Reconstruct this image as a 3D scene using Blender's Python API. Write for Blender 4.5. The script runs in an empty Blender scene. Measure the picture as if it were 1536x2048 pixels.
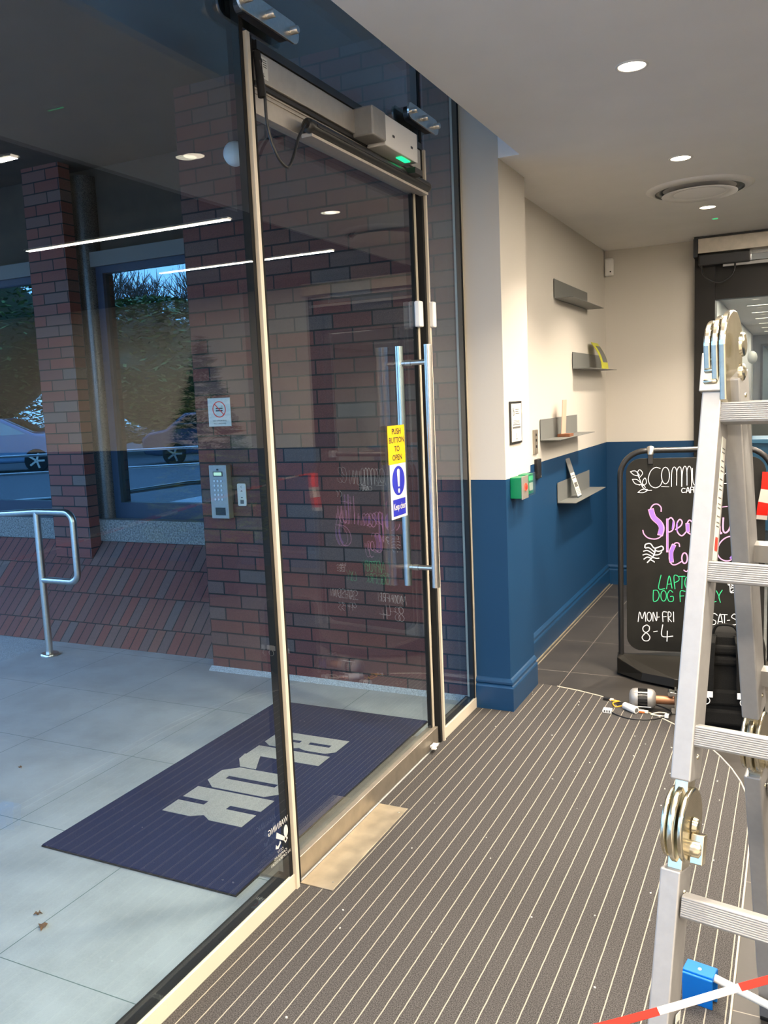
import bpy, math, random
from mathutils import Vector, Matrix
PI = math.pi
scn = bpy.context.scene
COL = scn.collection

# ------------------------------------------------------------------ camera
cam_d = bpy.data.cameras.new('camera')
cam = bpy.data.objects.new('camera', cam_d)
COL.objects.link(cam)
scn.camera = cam
yaw, pitch, roll = math.radians(-26.05852), math.radians(-7.38108), math.radians(-2.47778)
fw = Vector((math.sin(yaw) * math.cos(pitch), math.cos(yaw) * math.cos(pitch), math.sin(pitch)))
r0 = Vector((math.cos(yaw), -math.sin(yaw), 0))
u0 = r0.cross(fw)
rt = r0 * math.cos(roll) + u0 * math.sin(roll)
up = -r0 * math.sin(roll) + u0 * math.cos(roll)
cam.matrix_world = Matrix(((rt.x, up.x, -fw.x, 1.395), (rt.y, up.y, -fw.y, 0.0), (rt.z, up.z, -fw.z, 1.5), (0, 0, 0, 1)))
cam_d.sensor_fit = 'VERTICAL'
cam_d.sensor_height = 36.0
cam_d.lens = 1707.46 / 2048 * 36.0
cam_d.clip_start = 0.05
cam_d.clip_end = 500

# ------------------------------------------------------------------ look, world
scn.view_settings.view_transform = 'Standard'
scn.view_settings.look = 'None'
scn.view_settings.gamma = 1
scn.view_settings.use_curve_mapping = False
scn.view_settings.exposure = 0.40
DOWN_W = 25.0
LINE_W = 58.0          # each linear ceiling light
SKY = 5.0
wd = bpy.data.worlds.new('dusk_sky')
scn.world = wd
wd.use_nodes = True
wn = wd.node_tree.nodes
wl = wd.node_tree.links
bg = wn['Background']
tc = wn.new('ShaderNodeTexCoord')
sx = wn.new('ShaderNodeSeparateXYZ')
rp = wn.new('ShaderNodeValToRGB')
wl.new(tc.outputs['Generated'], sx.inputs[0])
wl.new(sx.outputs['Z'], rp.inputs[0])
rp.color_ramp.elements[0].position = 0.0
rp.color_ramp.elements[0].color = (0.30, 0.60, 1.0, 1)
rp.color_ramp.elements[1].position = 0.6
rp.color_ramp.elements[1].color = (0.24, 0.46, 0.95, 1)
wl.new(rp.outputs[0], bg.inputs[0])
bg.inputs[1].default_value = SKY
scn.cycles.max_bounces = 12
scn.cycles.diffuse_bounces = 7
scn.cycles.glossy_bounces = 4
scn.cycles.transparent_max_bounces = 16
scn.cycles.sample_clamp_indirect = 4.0
scn.cycles.caustics_reflective = False
scn.cycles.caustics_refractive = False

WARM = (1.0, 0.86, 0.70)

# ------------------------------------------------------------------ mesh builder
def V(*a): return Vector(a)

class MB:
    def __init__(s):
        s.v, s.f, s.sm, s.mi = [], [], [], []
        s.cur = 0
    def add(s, vs, fs, smooth=False):
        o = len(s.v)
        s.v += [tuple(p) for p in vs]
        for f in fs:
            s.f.append(tuple(i + o for i in f)); s.sm.append(smooth); s.mi.append(s.cur)
    def box(s, x0, x1, y0, y1, z0, z1):
        s.add([(x0,y0,z0),(x1,y0,z0),(x1,y1,z0),(x0,y1,z0),(x0,y0,z1),(x1,y0,z1),(x1,y1,z1),(x0,y1,z1)],
              [(0,3,2,1),(4,5,6,7),(0,1,5,4),(1,2,6,5),(2,3,7,6),(3,0,4,7)])
        return s
    def obox(s, c, ux, uy, uz, sx_, sy_, sz_):
        c = Vector(c); a, b, d = Vector(ux).normalized()*sx_/2, Vector(uy).normalized()*sy_/2, Vector(uz).normalized()*sz_/2
        P = [c-a-b-d, c+a-b-d, c+a+b-d, c-a+b-d, c-a-b+d, c+a-b+d, c+a+b+d, c-a+b+d]
        s.add(P, [(0,3,2,1),(4,5,6,7),(0,1,5,4),(1,2,6,5),(2,3,7,6),(3,0,4,7)])
        return s
    def lathe(s, p0, ax, prof, seg=20, smooth=True):
        ax = Vector(ax).normalized()
        t = Vector((0,0,1)) if abs(ax.z) < 0.9 else Vector((1,0,0))
        a = ax.cross(t).normalized(); b = ax.cross(a)
        vs, fs = [], []
        for (h, r) in prof:
            for k in range(seg):
                an = 2*PI*k/seg
                vs.append(Vector(p0) + ax*h + (a*math.cos(an)+b*math.sin(an))*r)
        n = len(prof)
        for i in range(n-1):
            for k in range(seg):
                k2 = (k+1) % seg
                fs.append((i*seg+k, i*seg+k2, (i+1)*seg+k2, (i+1)*seg+k))
        s.add(vs, fs, smooth)
        s.add(vs[:seg], [tuple(range(seg))[::-1]])
        s.add(vs[-seg:], [tuple(range(seg))])
        return s
    def cyl(s, p0, p1, r, seg=16, r1=None):
        d = Vector(p1) - Vector(p0)
        return s.lathe(p0, d, [(0, r), (d.length, r if r1 is None else r1)], seg)
    def tube(s, pts, r, seg=10, closed=False):
        pts = [Vector(p) for p in pts]
        n = len(pts)
        rr = r if isinstance(r, (list, tuple)) else [r]*n
        tang = []
        for i in range(n):
            if closed: d = pts[(i+1) % n] - pts[i-1]
            else: d = pts[min(i+1, n-1)] - pts[max(i-1, 0)]
            tang.append(d.normalized())
        t = Vector((0,0,1)) if abs(tang[0].z) < 0.9 else Vector((1,0,0))
        a = tang[0].cross(t).normalized()
        vs, fs = [], []
        for i in range(n):
            a = (a - tang[i]*a.dot(tang[i])).normalized()
            b = tang[i].cross(a)
            for k in range(seg):
                an = 2*PI*k/seg
                vs.append(pts[i] + (a*math.cos(an)+b*math.sin(an))*rr[i])
        m = n if closed else n-1
        for i in range(m):
            j = (i+1) % n
            for k in range(seg):
                k2 = (k+1) % seg
                fs.append((i*seg+k, i*seg+k2, j*seg+k2, j*seg+k))
        s.add(vs, fs, True)
        if not closed:
            s.add(vs[:seg], [tuple(range(seg))[::-1]]); s.add(vs[-seg:], [tuple(range(seg))])
        return s
    def prism(s, poly, o, u, v, th):
        """polygon poly (2-D) in the frame o,u,v, thickness th along u x v"""
        o, u, v = Vector(o), Vector(u), Vector(v)
        w = u.cross(v).normalized()*th
        n = len(poly)
        a = [o+u*p[0]+v*p[1] for p in poly]
        b = [p+w for p in a]
        fs = [tuple(range(n))[::-1], tuple(range(n, 2*n))]
        for i in range(n):
            j = (i+1) % n
            fs.append((i, j, n+j, n+i))
        s.add(a+b, fs)
        return s
    def ribbon(s, pts, wid, o, u, v, lift=0.0006):
        """flat stroke of width wid along 2-D pts in frame o,u,v, lifted along u x v"""
        pts = smooth2(pts)
        o, u, v = Vector(o), Vector(u), Vector(v)
        w = u.cross(v).normalized()*lift
        n = len(pts); vs = []; fs = []
        for i in range(n):
            p = pts[i]; q0 = pts[max(i-1, 0)]; q1 = pts[min(i+1, n-1)]
            d = Vector((q1[0]-q0[0], q1[1]-q0[1]));
            if d.length < 1e-9: d = Vector((1, 0))
            d.normalize()
            e = Vector((-d.y, d.x))*wid/2
            if i == 0: p = (p[0]-d.x*wid*.3, p[1]-d.y*wid*.3)
            if i == n-1: p = (p[0]+d.x*wid*.3, p[1]+d.y*wid*.3)
            vs.append(o+u*(p[0]+e.x)+v*(p[1]+e.y)+w); vs.append(o+u*(p[0]-e.x)+v*(p[1]-e.y)+w)
        for i in range(n-1): fs.append((2*i, 2*i+1, 2*i+3, 2*i+2))
        s.add(vs, fs)
        return s
    def text(s, txt, size, o, u, v, lift=0.0008, width=None, align='CENTER', squash=1.0, bold=0.0):
        cu = bpy.data.curves.new('t', 'FONT'); cu.body = txt; cu.size = 1.0; cu.align_x = align; cu.align_y = 'CENTER'
        cu.resolution_u = 3; cu.offset = bold
        ob = bpy.data.objects.new('t', cu); COL.objects.link(ob)
        dg = bpy.context.evaluated_depsgraph_get()
        me = bpy.data.meshes.new_from_object(ob.evaluated_get(dg))
        k = size/0.72; kx = k*squash
        if width is not None and len(me.vertices):
            xs = [q.co.x for q in me.vertices]; kx = width/max(1e-6, max(xs)-min(xs))
        o, u, v = Vector(o), Vector(u), Vector(v); w = u.cross(v).normalized()*lift
        s.add([o+u*q.co.x*kx+v*q.co.y*k+w for q in me.vertices], [tuple(p.vertices) for p in me.polygons])
        bpy.data.objects.remove(ob); bpy.data.meshes.remove(me); bpy.data.curves.remove(cu)
        return s
    def build(s, name, mats, parent=None, bevel=0, loc=None):
        me = bpy.data.meshes.new(name)
        me.from_pydata(s.v, [], s.f)
        if not isinstance(mats, (list, tuple)): mats = [mats]
        for m in mats: me.materials.append(m)
        me.polygons.foreach_set('use_smooth', s.sm)
        me.polygons.foreach_set('material_index', s.mi)
        me.update()
        o = bpy.data.objects.new(name, me); COL.objects.link(o)
        if parent: o.parent = parent
        if loc: o.location = loc
        if bevel:
            b = o.modifiers.new('bevel', 'BEVEL'); b.width = bevel; b.segments = 2; b.limit_method = 'ANGLE'; b.angle_limit = 0.9
        return o

def smooth2(pts, k=5):
    if len(pts) < 3: return list(pts)
    out = []
    for i in range(len(pts)-1):
        p0 = pts[max(i-1, 0)]; p1 = pts[i]; p2 = pts[i+1]; p3 = pts[min(i+2, len(pts)-1)]
        for j in range(k):
            t = j/k
            out.append(tuple(0.5*((2*p1[c])+(-p0[c]+p2[c])*t+(2*p0[c]-5*p1[c]+4*p2[c]-p3[c])*t*t+(-p0[c]+3*p1[c]-3*p2[c]+p3[c])*t**3) for c in range(len(p1))))
    out.append(tuple(pts[-1]))
    return out

def rrect(x0, x1, y0, y1, r, n=6):
    p = []
    for cx, cy, a in ((x1-r, y1-r, 0), (x0+r, y1-r, 90), (x0+r, y0+r, 180), (x1-r, y0+r, 270)):
        for k in range(n+1):
            t = math.radians(a+90*k/n); p.append((cx+r*math.cos(t), cy+r*math.sin(t)))
    return p

def circ(cx, cy, r, n=24, ry=None):
    return [(cx+r*math.cos(2*PI*k/n), cy+(ry or r)*math.sin(2*PI*k/n)) for k in range(n)]

def tag(o, label=None, cat=None, group=None, kind=None):
    if label: o['label'] = label
    if cat: o['category'] = cat
    if group: o['group'] = group
    if kind: o['kind'] = kind
    return o

def empty(name, loc, label=None, cat=None, group=None, rz=0, kind=None):
    o = bpy.data.objects.new(name, None); COL.objects.link(o)
    o.location = loc; o.rotation_euler = (0, 0, rz); o.empty_display_size = 0.05
    return tag(o, label, cat, group, kind)

def copy_tree(o, parent=None):
    c = o.copy(); COL.objects.link(c)
    if parent: c.parent = parent
    for ch in list(o.children): copy_tree(ch, c)
    return c

# ------------------------------------------------------------------ materials
def nt(name):
    m = bpy.data.materials.new(name); m.use_nodes = True
    return m, m.node_tree.nodes, m.node_tree.links, m.node_tree.nodes['Principled BSDF']

def mat(name, col, rough=0.5, metal=0.0, noise=0.0, nscale=40, bump=0.0, spec=None, rvar=0.0):
    m, n, l, b = nt(name)
    b.inputs['Base Color'].default_value = (*col, 1); b.inputs['Roughness'].default_value = rough; b.inputs['Metallic'].default_value = metal
    if spec is not None: b.inputs['Specular IOR Level'].default_value = spec
    if noise or bump or rvar:
        t = n.new('ShaderNodeTexCoord'); no = n.new('ShaderNodeTexNoise'); no.inputs['Scale'].default_value = nscale; no.inputs['Detail'].default_value = 4
        l.new(t.outputs['Object'], no.inputs['Vector'])
        if noise:
            r = n.new('ShaderNodeValToRGB'); r.color_ramp.elements[0].position = 0.3; r.color_ramp.elements[1].position = 0.7
            r.color_ramp.elements[0].color = (*[c*(1-noise) for c in col], 1); r.color_ramp.elements[1].color = (*[min(1, c*(1+noise)) for c in col], 1)
            l.new(no.outputs['Fac'], r.inputs[0]); l.new(r.outputs[0], b.inputs['Base Color'])
        if bump:
            bp = n.new('ShaderNodeBump'); bp.inputs['Strength'].default_value = bump; bp.inputs['Distance'].default_value = 0.002
            l.new(no.outputs['Fac'], bp.inputs['Height']); l.new(bp.outputs[0], b.inputs['Normal'])
        if rvar:
            mr = n.new('ShaderNodeMapRange'); mr.inputs[3].default_value = max(0, rough-rvar); mr.inputs[4].default_value = rough+rvar
            l.new(no.outputs['Fac'], mr.inputs[0]); l.new(mr.outputs[0], b.inputs['Roughness'])
    return m

def emit(name, col, s):
    m = bpy.data.materials.new(name); m.use_nodes = True; n = m.node_tree.nodes; n.clear()
    e = n.new('ShaderNodeEmission'); e.inputs[0].default_value = (*col, 1); e.inputs[1].default_value = s
    o = n.new('ShaderNodeOutputMaterial'); m.node_tree.links.new(e.outputs[0], o.inputs[0]); return m

def glass(name, tint, r0=0.045, gain=0.955, refl=(1, 1, 1)):
    """clear pane: Schlick mirror over tinted straight-through light"""
    m = bpy.data.materials.new(name); m.use_nodes = True; n = m.node_tree.nodes; l = m.node_tree.links; n.clear()
    g = n.new('ShaderNodeNewGeometry'); d = n.new('ShaderNodeVectorMath'); d.operation = 'DOT_PRODUCT'
    l.new(g.outputs['Incoming'], d.inputs[0]); l.new(g.outputs['Normal'], d.inputs[1])
    a = n.new('ShaderNodeMath'); a.operation = 'ABSOLUTE'; l.new(d.outputs['Value'], a.inputs[0])
    s = n.new('ShaderNodeMath'); s.operation = 'SUBTRACT'; s.inputs[0].default_value = 1; l.new(a.outputs[0], s.inputs[1])
    p = n.new('ShaderNodeMath'); p.operation = 'POWER'; p.inputs[1].default_value = 5; l.new(s.outputs[0], p.inputs[0])
    q = n.new('ShaderNodeMath'); q.operation = 'MULTIPLY_ADD'; q.inputs[1].default_value = gain; q.inputs[2].default_value = r0; q.use_clamp = True
    l.new(p.outputs[0], q.inputs[0])
    t = n.new('ShaderNodeBsdfTransparent'); t.inputs[0].default_value = (*tint, 1)
    gl = n.new('ShaderNodeBsdfGlossy'); gl.inputs['Roughness'].default_value = 0.0; gl.inputs['Color'].default_value = (*refl, 1)
    mx = n.new('ShaderNodeMixShader'); o = n.new('ShaderNodeOutputMaterial')
    l.new(q.outputs[0], mx.inputs[0]); l.new(t.outputs[0], mx.inputs[1]); l.new(gl.outputs[0], mx.inputs[2]); l.new(mx.outputs[0], o.inputs[0])
    return m

def coords(n, l, a='X', b='Z', oa=0.0, ob=0.0, c=None):
    g = n.new('ShaderNodeNewGeometry'); s = n.new('ShaderNodeSeparateXYZ'); l.new(g.outputs['Position'], s.inputs[0])
    cb = n.new('ShaderNodeCombineXYZ')
    for i, (ax, of) in enumerate(((a, oa), (b, ob))):
        m = n.new('ShaderNodeMath'); m.operation = 'SUBTRACT'; m.inputs[1].default_value = of
        l.new(s.outputs[ax], m.inputs[0]); l.new(m.outputs[0], cb.inputs[i])
    return cb, s

BRICK_COLS = [(p, tuple(c*0.8 for c in q)) for p, q in [(0.0, (0.120, 0.038, 0.032)), (0.2, (0.165, 0.046, 0.035)), (0.4, (0.105, 0.040, 0.038)), (0.55, (0.15, 0.048, 0.038)), (0.75, (0.115, 0.06, 0.052)), (0.9, (0.10, 0.075, 0.07)), (1.0, (0.16, 0.06, 0.042))]]
def brick(name, bw, rh, a='X', b='Z', oa=0.0, ob=0.0, scale_b=1.0, mortar=(0.010, 0.009, 0.009), gain=1.0, ms=0.009, off=0.5):
    m, n, l, bs = nt(name)
    cb, s = coords(n, l, a, b, oa, ob)
    vec = cb.outputs[0]
    if scale_b != 1.0:
        vm = n.new('ShaderNodeVectorMath'); vm.operation = 'MULTIPLY'; vm.inputs[1].default_value = (1, scale_b, 1); l.new(vec, vm.inputs[0]); vec = vm.outputs[0]
    bt = n.new('ShaderNodeTexBrick'); l.new(vec, bt.inputs['Vector'])
    bt.offset = off; bt.inputs['Scale'].default_value = 1; bt.inputs['Brick Width'].default_value = bw; bt.inputs['Row Height'].default_value = rh
    bt.inputs['Mortar Size'].default_value = ms/2; bt.inputs['Mortar Smooth'].default_value = 0.1; bt.inputs['Bias'].default_value = 0
    bt.inputs['Color1'].default_value = (0, 0, 0, 1); bt.inputs['Color2'].default_value = (1, 1, 1, 1); bt.inputs['Mortar'].default_value = (0, 0, 0, 1)
    r = n.new('ShaderNodeValToRGB'); cr = r.color_ramp
    while len(cr.elements) < len(BRICK_COLS): cr.elements.new(0.5)
    for e, (p, c) in zip(cr.elements, BRICK_COLS): e.position = p; e.color = (*[x*gain for x in c], 1)
    l.new(bt.outputs['Color'], r.inputs[0])
    g = n.new('ShaderNodeNewGeometry'); no = n.new('ShaderNodeTexNoise'); no.inputs['Scale'].default_value = 260; no.inputs['Detail'].default_value = 3; l.new(g.outputs['Position'], no.inputs['Vector'])
    mr = n.new('ShaderNodeMapRange'); mr.inputs[1].default_value = 0.25; mr.inputs[2].default_value = 0.75; mr.inputs[3].default_value = 0.65; mr.inputs[4].default_value = 1.5; l.new(no.outputs['Fac'], mr.inputs[0])
    mu = n.new('ShaderNodeMix'); mu.data_type = 'RGBA'; mu.blend_type = 'MULTIPLY'; mu.inputs[0].default_value = 1; l.new(r.outputs[0], mu.inputs[6]); l.new(mr.outputs[0], mu.inputs[7])
    mx = n.new('ShaderNodeMix'); mx.data_type = 'RGBA'; l.new(bt.outputs['Fac'], mx.inputs[0]); l.new(mu.outputs[2], mx.inputs[6]); mx.inputs[7].default_value = (*mortar, 1)
    l.new(mx.outputs[2], bs.inputs['Base Color']); bs.inputs['Roughness'].default_value = 0.85
    iv = n.new('ShaderNodeMath'); iv.operation = 'SUBTRACT'; iv.inputs[0].default_value = 1; l.new(bt.outputs['Fac'], iv.inputs[1])
    ad = n.new('ShaderNodeMath'); ad.operation = 'MULTIPLY_ADD'; ad.inputs[1].default_value = 0.12; l.new(no.outputs['Fac'], ad.inputs[0]); l.new(iv.outputs[0], ad.inputs[2])
    bp = n.new('ShaderNodeBump'); bp.inputs['Distance'].default_value = 0.006; bp.inputs['Strength'].default_value = 0.8; l.new(ad.outputs[0], bp.inputs['Height']); l.new(bp.outputs[0], bs.inputs['Normal'])
    return m

def tiles(name, col, joint, w, h, ox, oy, jw, rough, noise=0.2, nscale=3, a='X', b='Y', fine=0.1, spec=0.5, off=0.0):
    m, n, l, bs = nt(name)
    cb, s = coords(n, l, a, b, ox, oy)
    bt = n.new('ShaderNodeTexBrick'); l.new(cb.outputs[0], bt.inputs['Vector']); bt.offset = off
    bt.inputs['Scale'].default_value = 1; bt.inputs['Brick Width'].default_value = w; bt.inputs['Row Height'].default_value = h
    bt.inputs['Mortar Size'].default_value = jw/2; bt.inputs['Mortar Smooth'].default_value = 0
    g = n.new('ShaderNodeNewGeometry'); no = n.new('ShaderNodeTexNoise'); no.inputs['Scale'].default_value = nscale; no.inputs['Detail'].default_value = 6; no.inputs['Roughness'].default_value = 0.6; l.new(g.outputs['Position'], no.inputs['Vector'])
    n2 = n.new('ShaderNodeTexNoise'); n2.inputs['Scale'].default_value = 150; n2.inputs['Detail'].default_value = 2; l.new(g.outputs['Position'], n2.inputs['Vector'])
    ad = n.new('ShaderNodeMath'); ad.operation = 'MULTIPLY_ADD'; ad.inputs[1].default_value = fine; l.new(n2.outputs['Fac'], ad.inputs[0]); l.new(no.outputs['Fac'], ad.inputs[2])
    mr = n.new('ShaderNodeMapRange'); mr.inputs[1].default_value = 0.3; mr.inputs[2].default_value = 0.75; mr.inputs[3].default_value = 1-noise; mr.inputs[4].default_value = 1+noise; l.new(ad.outputs[0], mr.inputs[0])
    mu = n.new('ShaderNodeMix'); mu.data_type = 'RGBA'; mu.blend_type = 'MULTIPLY'; mu.inputs[0].default_value = 1; mu.inputs[6].default_value = (*col, 1); l.new(mr.outputs[0], mu.inputs[7])
    mx = n.new('ShaderNodeMix'); mx.data_type = 'RGBA'; l.new(bt.outputs['Fac'], mx.inputs[0]); l.new(mu.outputs[2], mx.inputs[6]); mx.inputs[7].default_value = (*joint, 1)
    l.new(mx.outputs[2], bs.inputs['Base Color']); bs.inputs['Specular IOR Level'].default_value = spec
    r2 = n.new('ShaderNodeMapRange'); r2.inputs[3].default_value = rough-0.08; r2.inputs[4].default_value = rough+0.12; l.new(no.outputs['Fac'], r2.inputs[0]); l.new(r2.outputs[0], bs.inputs['Roughness'])
    return m

def wall_paint(name, dado):
    m, n, l, bs = nt(name)
    g = n.new('ShaderNodeNewGeometry'); s = n.new('ShaderNodeSeparateXYZ'); l.new(g.outputs['Position'], s.inputs[0])
    c = n.new('ShaderNodeMath'); c.operation = 'GREATER_THAN'; c.inputs[1].default_value = dado; l.new(s.outputs['Z'], c.inputs[0])
    mx = n.new('ShaderNodeMix'); mx.data_type = 'RGBA'; l.new(c.outputs[0], mx.inputs[0]); mx.inputs[6].default_value = (*NAVY, 1); mx.inputs[7].default_value = (*CREAM, 1)
    l.new(mx.outputs[2], bs.inputs['Base Color']); bs.inputs['Roughness'].default_value = 0.55; bs.inputs['Specular IOR Level'].default_value = 0.3
    no = n.new('ShaderNodeTexNoise'); no.inputs['Scale'].default_value = 120; l.new(g.outputs['Position'], no.inputs['Vector'])
    bp = n.new('ShaderNodeBump'); bp.inputs['Distance'].default_value = 0.0008; bp.inputs['Strength'].default_value = 0.3; l.new(no.outputs['Fac'], bp.inputs['Height']); l.new(bp.outputs[0], bs.inputs['Normal'])
    return m

def stripes(name, base, line, period, phase, duty, speck=0.5, rough=0.95, sscale=330):
    m, n, l, bs = nt(name)
    g = n.new('ShaderNodeNewGeometry'); s = n.new('ShaderNodeSeparateXYZ'); l.new(g.outputs['Position'], s.inputs[0])
    wob = n.new('ShaderNodeTexNoise'); wob.inputs['Scale'].default_value = 30; l.new(g.outputs['Position'], wob.inputs['Vector'])
    wa = n.new('ShaderNodeMath'); wa.operation = 'MULTIPLY_ADD'; wa.inputs[1].default_value = 0.002; l.new(wob.outputs['Fac'], wa.inputs[0]); l.new(s.outputs['X'], wa.inputs[2])
    a = n.new('ShaderNodeMath'); a.operation = 'SUBTRACT'; a.inputs[1].default_value = phase+0.001-period*duty/2; l.new(wa.outputs[0], a.inputs[0])
    d = n.new('ShaderNodeMath'); d.operation = 'DIVIDE'; d.inputs[1].default_value = period; l.new(a.outputs[0], d.inputs[0])
    f = n.new('ShaderNodeMath'); f.operation = 'FRACT'; l.new(d.outputs[0], f.inputs[0])
    c = n.new('ShaderNodeMath'); c.operation = 'LESS_THAN'; c.inputs[1].default_value = duty; l.new(f.outputs[0], c.inputs[0])
    no = n.new('ShaderNodeTexNoise'); no.inputs['Scale'].default_value = sscale; no.inputs['Detail'].default_value = 2; l.new(g.outputs['Position'], no.inputs['Vector'])
    r = n.new('ShaderNodeValToRGB'); r.color_ramp.elements[0].position = 0.36; r.color_ramp.elements[1].position = 0.66
    r.color_ramp.elements[0].color = (*[x*(1-speck) for x in base], 1); r.color_ramp.elements[1].color = (*[x*(1+speck) for x in base], 1); l.new(no.outputs['Fac'], r.inputs[0])
    mx = n.new('ShaderNodeMix'); mx.data_type = 'RGBA'; l.new(c.outputs[0], mx.inputs[0]); l.new(r.outputs[0], mx.inputs[6]); mx.inputs[7].default_value = (*line, 1)
    l.new(mx.outputs[2], bs.inputs['Base Color']); bs.inputs['Roughness'].default_value = rough; bs.inputs['Specular IOR Level'].default_value = 0.1
    bp = n.new('ShaderNodeBump'); bp.inputs['Distance'].default_value = 0.002; bp.inputs['Strength'].default_value = 0.7; l.new(no.outputs['Fac'], bp.inputs['Height']); l.new(bp.outputs[0], bs.inputs['Normal'])
    return m

CREAM = (0.53, 0.50, 0.445)
NAVY = (0.003, 0.035, 0.095)
M = {}
M['paint'] = wall_paint('painted_plaster', 1.115)
M['navy'] = mat('navy_gloss', NAVY, 0.35, noise=0.05)
M['ceil'] = mat('ceiling_white', (0.90, 0.875, 0.85), 0.8, noise=0.02, nscale=4)
M['darkceil'] = None
M['carpet'] = stripes('ribbed_carpet', (0.056, 0.053, 0.051), (0.28, 0.26, 0.21), 0.0453, 0.0385, 0.07)
M['mat_blue'] = mat('mat_blue_pile', (0.010, 0.018, 0.060), 0.95, noise=0.5, nscale=400, bump=0.8, spec=0.1)
M['mat_grey'] = mat('mat_grey_pile', (0.36, 0.335, 0.31), 0.95, noise=0.25, nscale=400, bump=0.8, spec=0.1)
M['rubber'] = mat('black_rubber', (0.008, 0.008, 0.008), 0.8, spec=0.2)
M['tile'] = tiles('floor_tile', (0.034, 0.031, 0.028), (0.22, 0.20, 0.17), 1.2, 0.6, 1.5, 4.45, 0.003, 0.38, noise=0.25, nscale=5)
M['paving'] = tiles('paving', (0.33, 0.335, 0.33), (0.09, 0.13, 0.12), 0.61, 0.61, -1.22, 3.33, 0.003, 0.55, noise=0.2, nscale=4, fine=0.25)
M['gravel'] = mat('pebbledash', (0.36, 0.38, 0.38), 0.8, noise=0.45, nscale=180, bump=0.5)
M['bounce_floor'] = tiles('pale_bounce_floor', (0.66, 0.60, 0.50), (0.3, 0.28, 0.24), 0.6, 0.6, 0, 0, 0.003, 0.4, noise=0.1)
M['granite'] = mat('granite', (0.16, 0.16, 0.155), 0.6, noise=0.75, nscale=85)
M['granite_dark'] = mat('polished_granite', (0.05, 0.045, 0.04), 0.25, noise=0.9, nscale=170)
M['brick'] = brick('brick_pier', 0.225, 0.075, oa=-1.641)
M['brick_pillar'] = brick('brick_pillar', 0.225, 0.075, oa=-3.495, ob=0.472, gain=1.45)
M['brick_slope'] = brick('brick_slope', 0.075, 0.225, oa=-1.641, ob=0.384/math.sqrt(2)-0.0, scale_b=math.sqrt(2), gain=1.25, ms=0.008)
M['concrete'] = mat('painted_concrete', (0.050, 0.036, 0.024), 0.8, noise=0.2, nscale=6)
M['lintel'] = mat('lintel_grey', (0.16, 0.15, 0.14), 0.7)
M['asphalt'] = mat('asphalt', (0.10, 0.105, 0.11), 0.85, noise=0.3, nscale=20)
M['grass'] = mat('grass', (0.05, 0.09, 0.03), 0.9, noise=0.4, nscale=8)
M['steel'] = mat('brushed_steel', (0.62, 0.60, 0.56), 0.28, 1.0, noise=0.06, nscale=90)
M['steel_dull'] = mat('dull_steel', (0.50, 0.45, 0.37), 0.5, 1.0, noise=0.1, nscale=20)
M['brass_plate'] = mat('worn_steel_plate', (0.62, 0.54, 0.40), 0.42, 0.85, noise=0.15, nscale=14, rvar=0.12)
M['alu'] = mat('aluminium', (0.30, 0.295, 0.285), 0.5, 0.55, noise=0.04, nscale=60)
M['alu_op'] = mat('satin_aluminium', (0.50, 0.46, 0.40), 0.42, 0.75, noise=0.05, nscale=40)
M['zinc'] = mat('zinc_plated', (0.72, 0.66, 0.50), 0.22, 1.0, noise=0.1, nscale=30)
M['creamstrip'] = mat('cream_profile', (0.54, 0.48, 0.38), 0.4, 0.0)
M['black'] = mat('black_plastic', (0.010, 0.010, 0.010), 0.4)
M['blackframe'] = mat('black_frame', (0.010, 0.009, 0.007), 0.45, spec=0.25)
M['blackmetal'] = mat('black_tube', (0.02, 0.02, 0.02), 0.3, 0.3)
M['fabric'] = mat('black_fabric', (0.007, 0.007, 0.0065), 0.9, spec=0.15, noise=0.3, nscale=200, bump=0.5)
M['white'] = mat('white_plastic', (0.78, 0.76, 0.72), 0.4)
M['chalk_board'] = mat('chalkboard', (0.011, 0.0105, 0.0085), 0.65, spec=0.2, noise=0.25, nscale=9)
M['cw'] = mat('chalk_white', (0.85, 0.85, 0.83), 0.8)
M['cpurple'] = mat('chalk_purple', (0.30, 0.15, 0.62), 0.8)
M['cpink'] = mat('chalk_pink', (0.80, 0.36, 0.62), 0.8)
M['cgreen'] = mat('chalk_green', (0.03, 0.55, 0.22), 0.8)
M['yellow'] = mat('sign_yellow', (0.66, 0.40, 0.0), 0.5)
M['signwhite'] = mat('sign_white', (0.58, 0.575, 0.52), 0.4)
M['signblue'] = mat('sign_blue', (0.012, 0.018, 0.34), 0.5)
M['ink'] = mat('ink', (0.02, 0.02, 0.02), 0.5)
M['inkgrey'] = mat('ink_grey', (0.10, 0.10, 0.095), 0.6)
M['red'] = mat('red', (0.75, 0.03, 0.015), 0.45)
M['green'] = mat('green_plastic', (0.0, 0.17, 0.07), 0.35)
M['shelf'] = mat('grey_shelf', (0.135, 0.14, 0.135), 0.45)
M['tape_red'] = mat('tape_red', (0.46, 0.008, 0.002), 0.7, spec=0.2)
M['tape_white'] = mat('tape_white', (0.44, 0.38, 0.33), 0.7, spec=0.2)
M['blueplastic'] = mat('blue_plastic', (0.0, 0.12, 0.45), 0.5, spec=0.3)
M['whitewash'] = mat('white_wall', (0.6, 0.6, 0.58), 0.8)
M['winframe'] = mat('window_frame_navy', (0.008, 0.02, 0.05), 0.4)
M['leafmat'] = mat('dry_leaf', (0.16, 0.075, 0.03), 0.8, noise=0.3)
M['pane'] = glass('door_glass', (0.90, 0.95, 0.95), 0.068)
M['outpane'] = glass('window_glass', (0.22, 0.30, 0.33), 0.24, 0.76, refl=(0.62, 0.88, 1.0))
M['clear'] = glass('clear_plastic', (0.93, 0.97, 0.95), 0.05)
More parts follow.
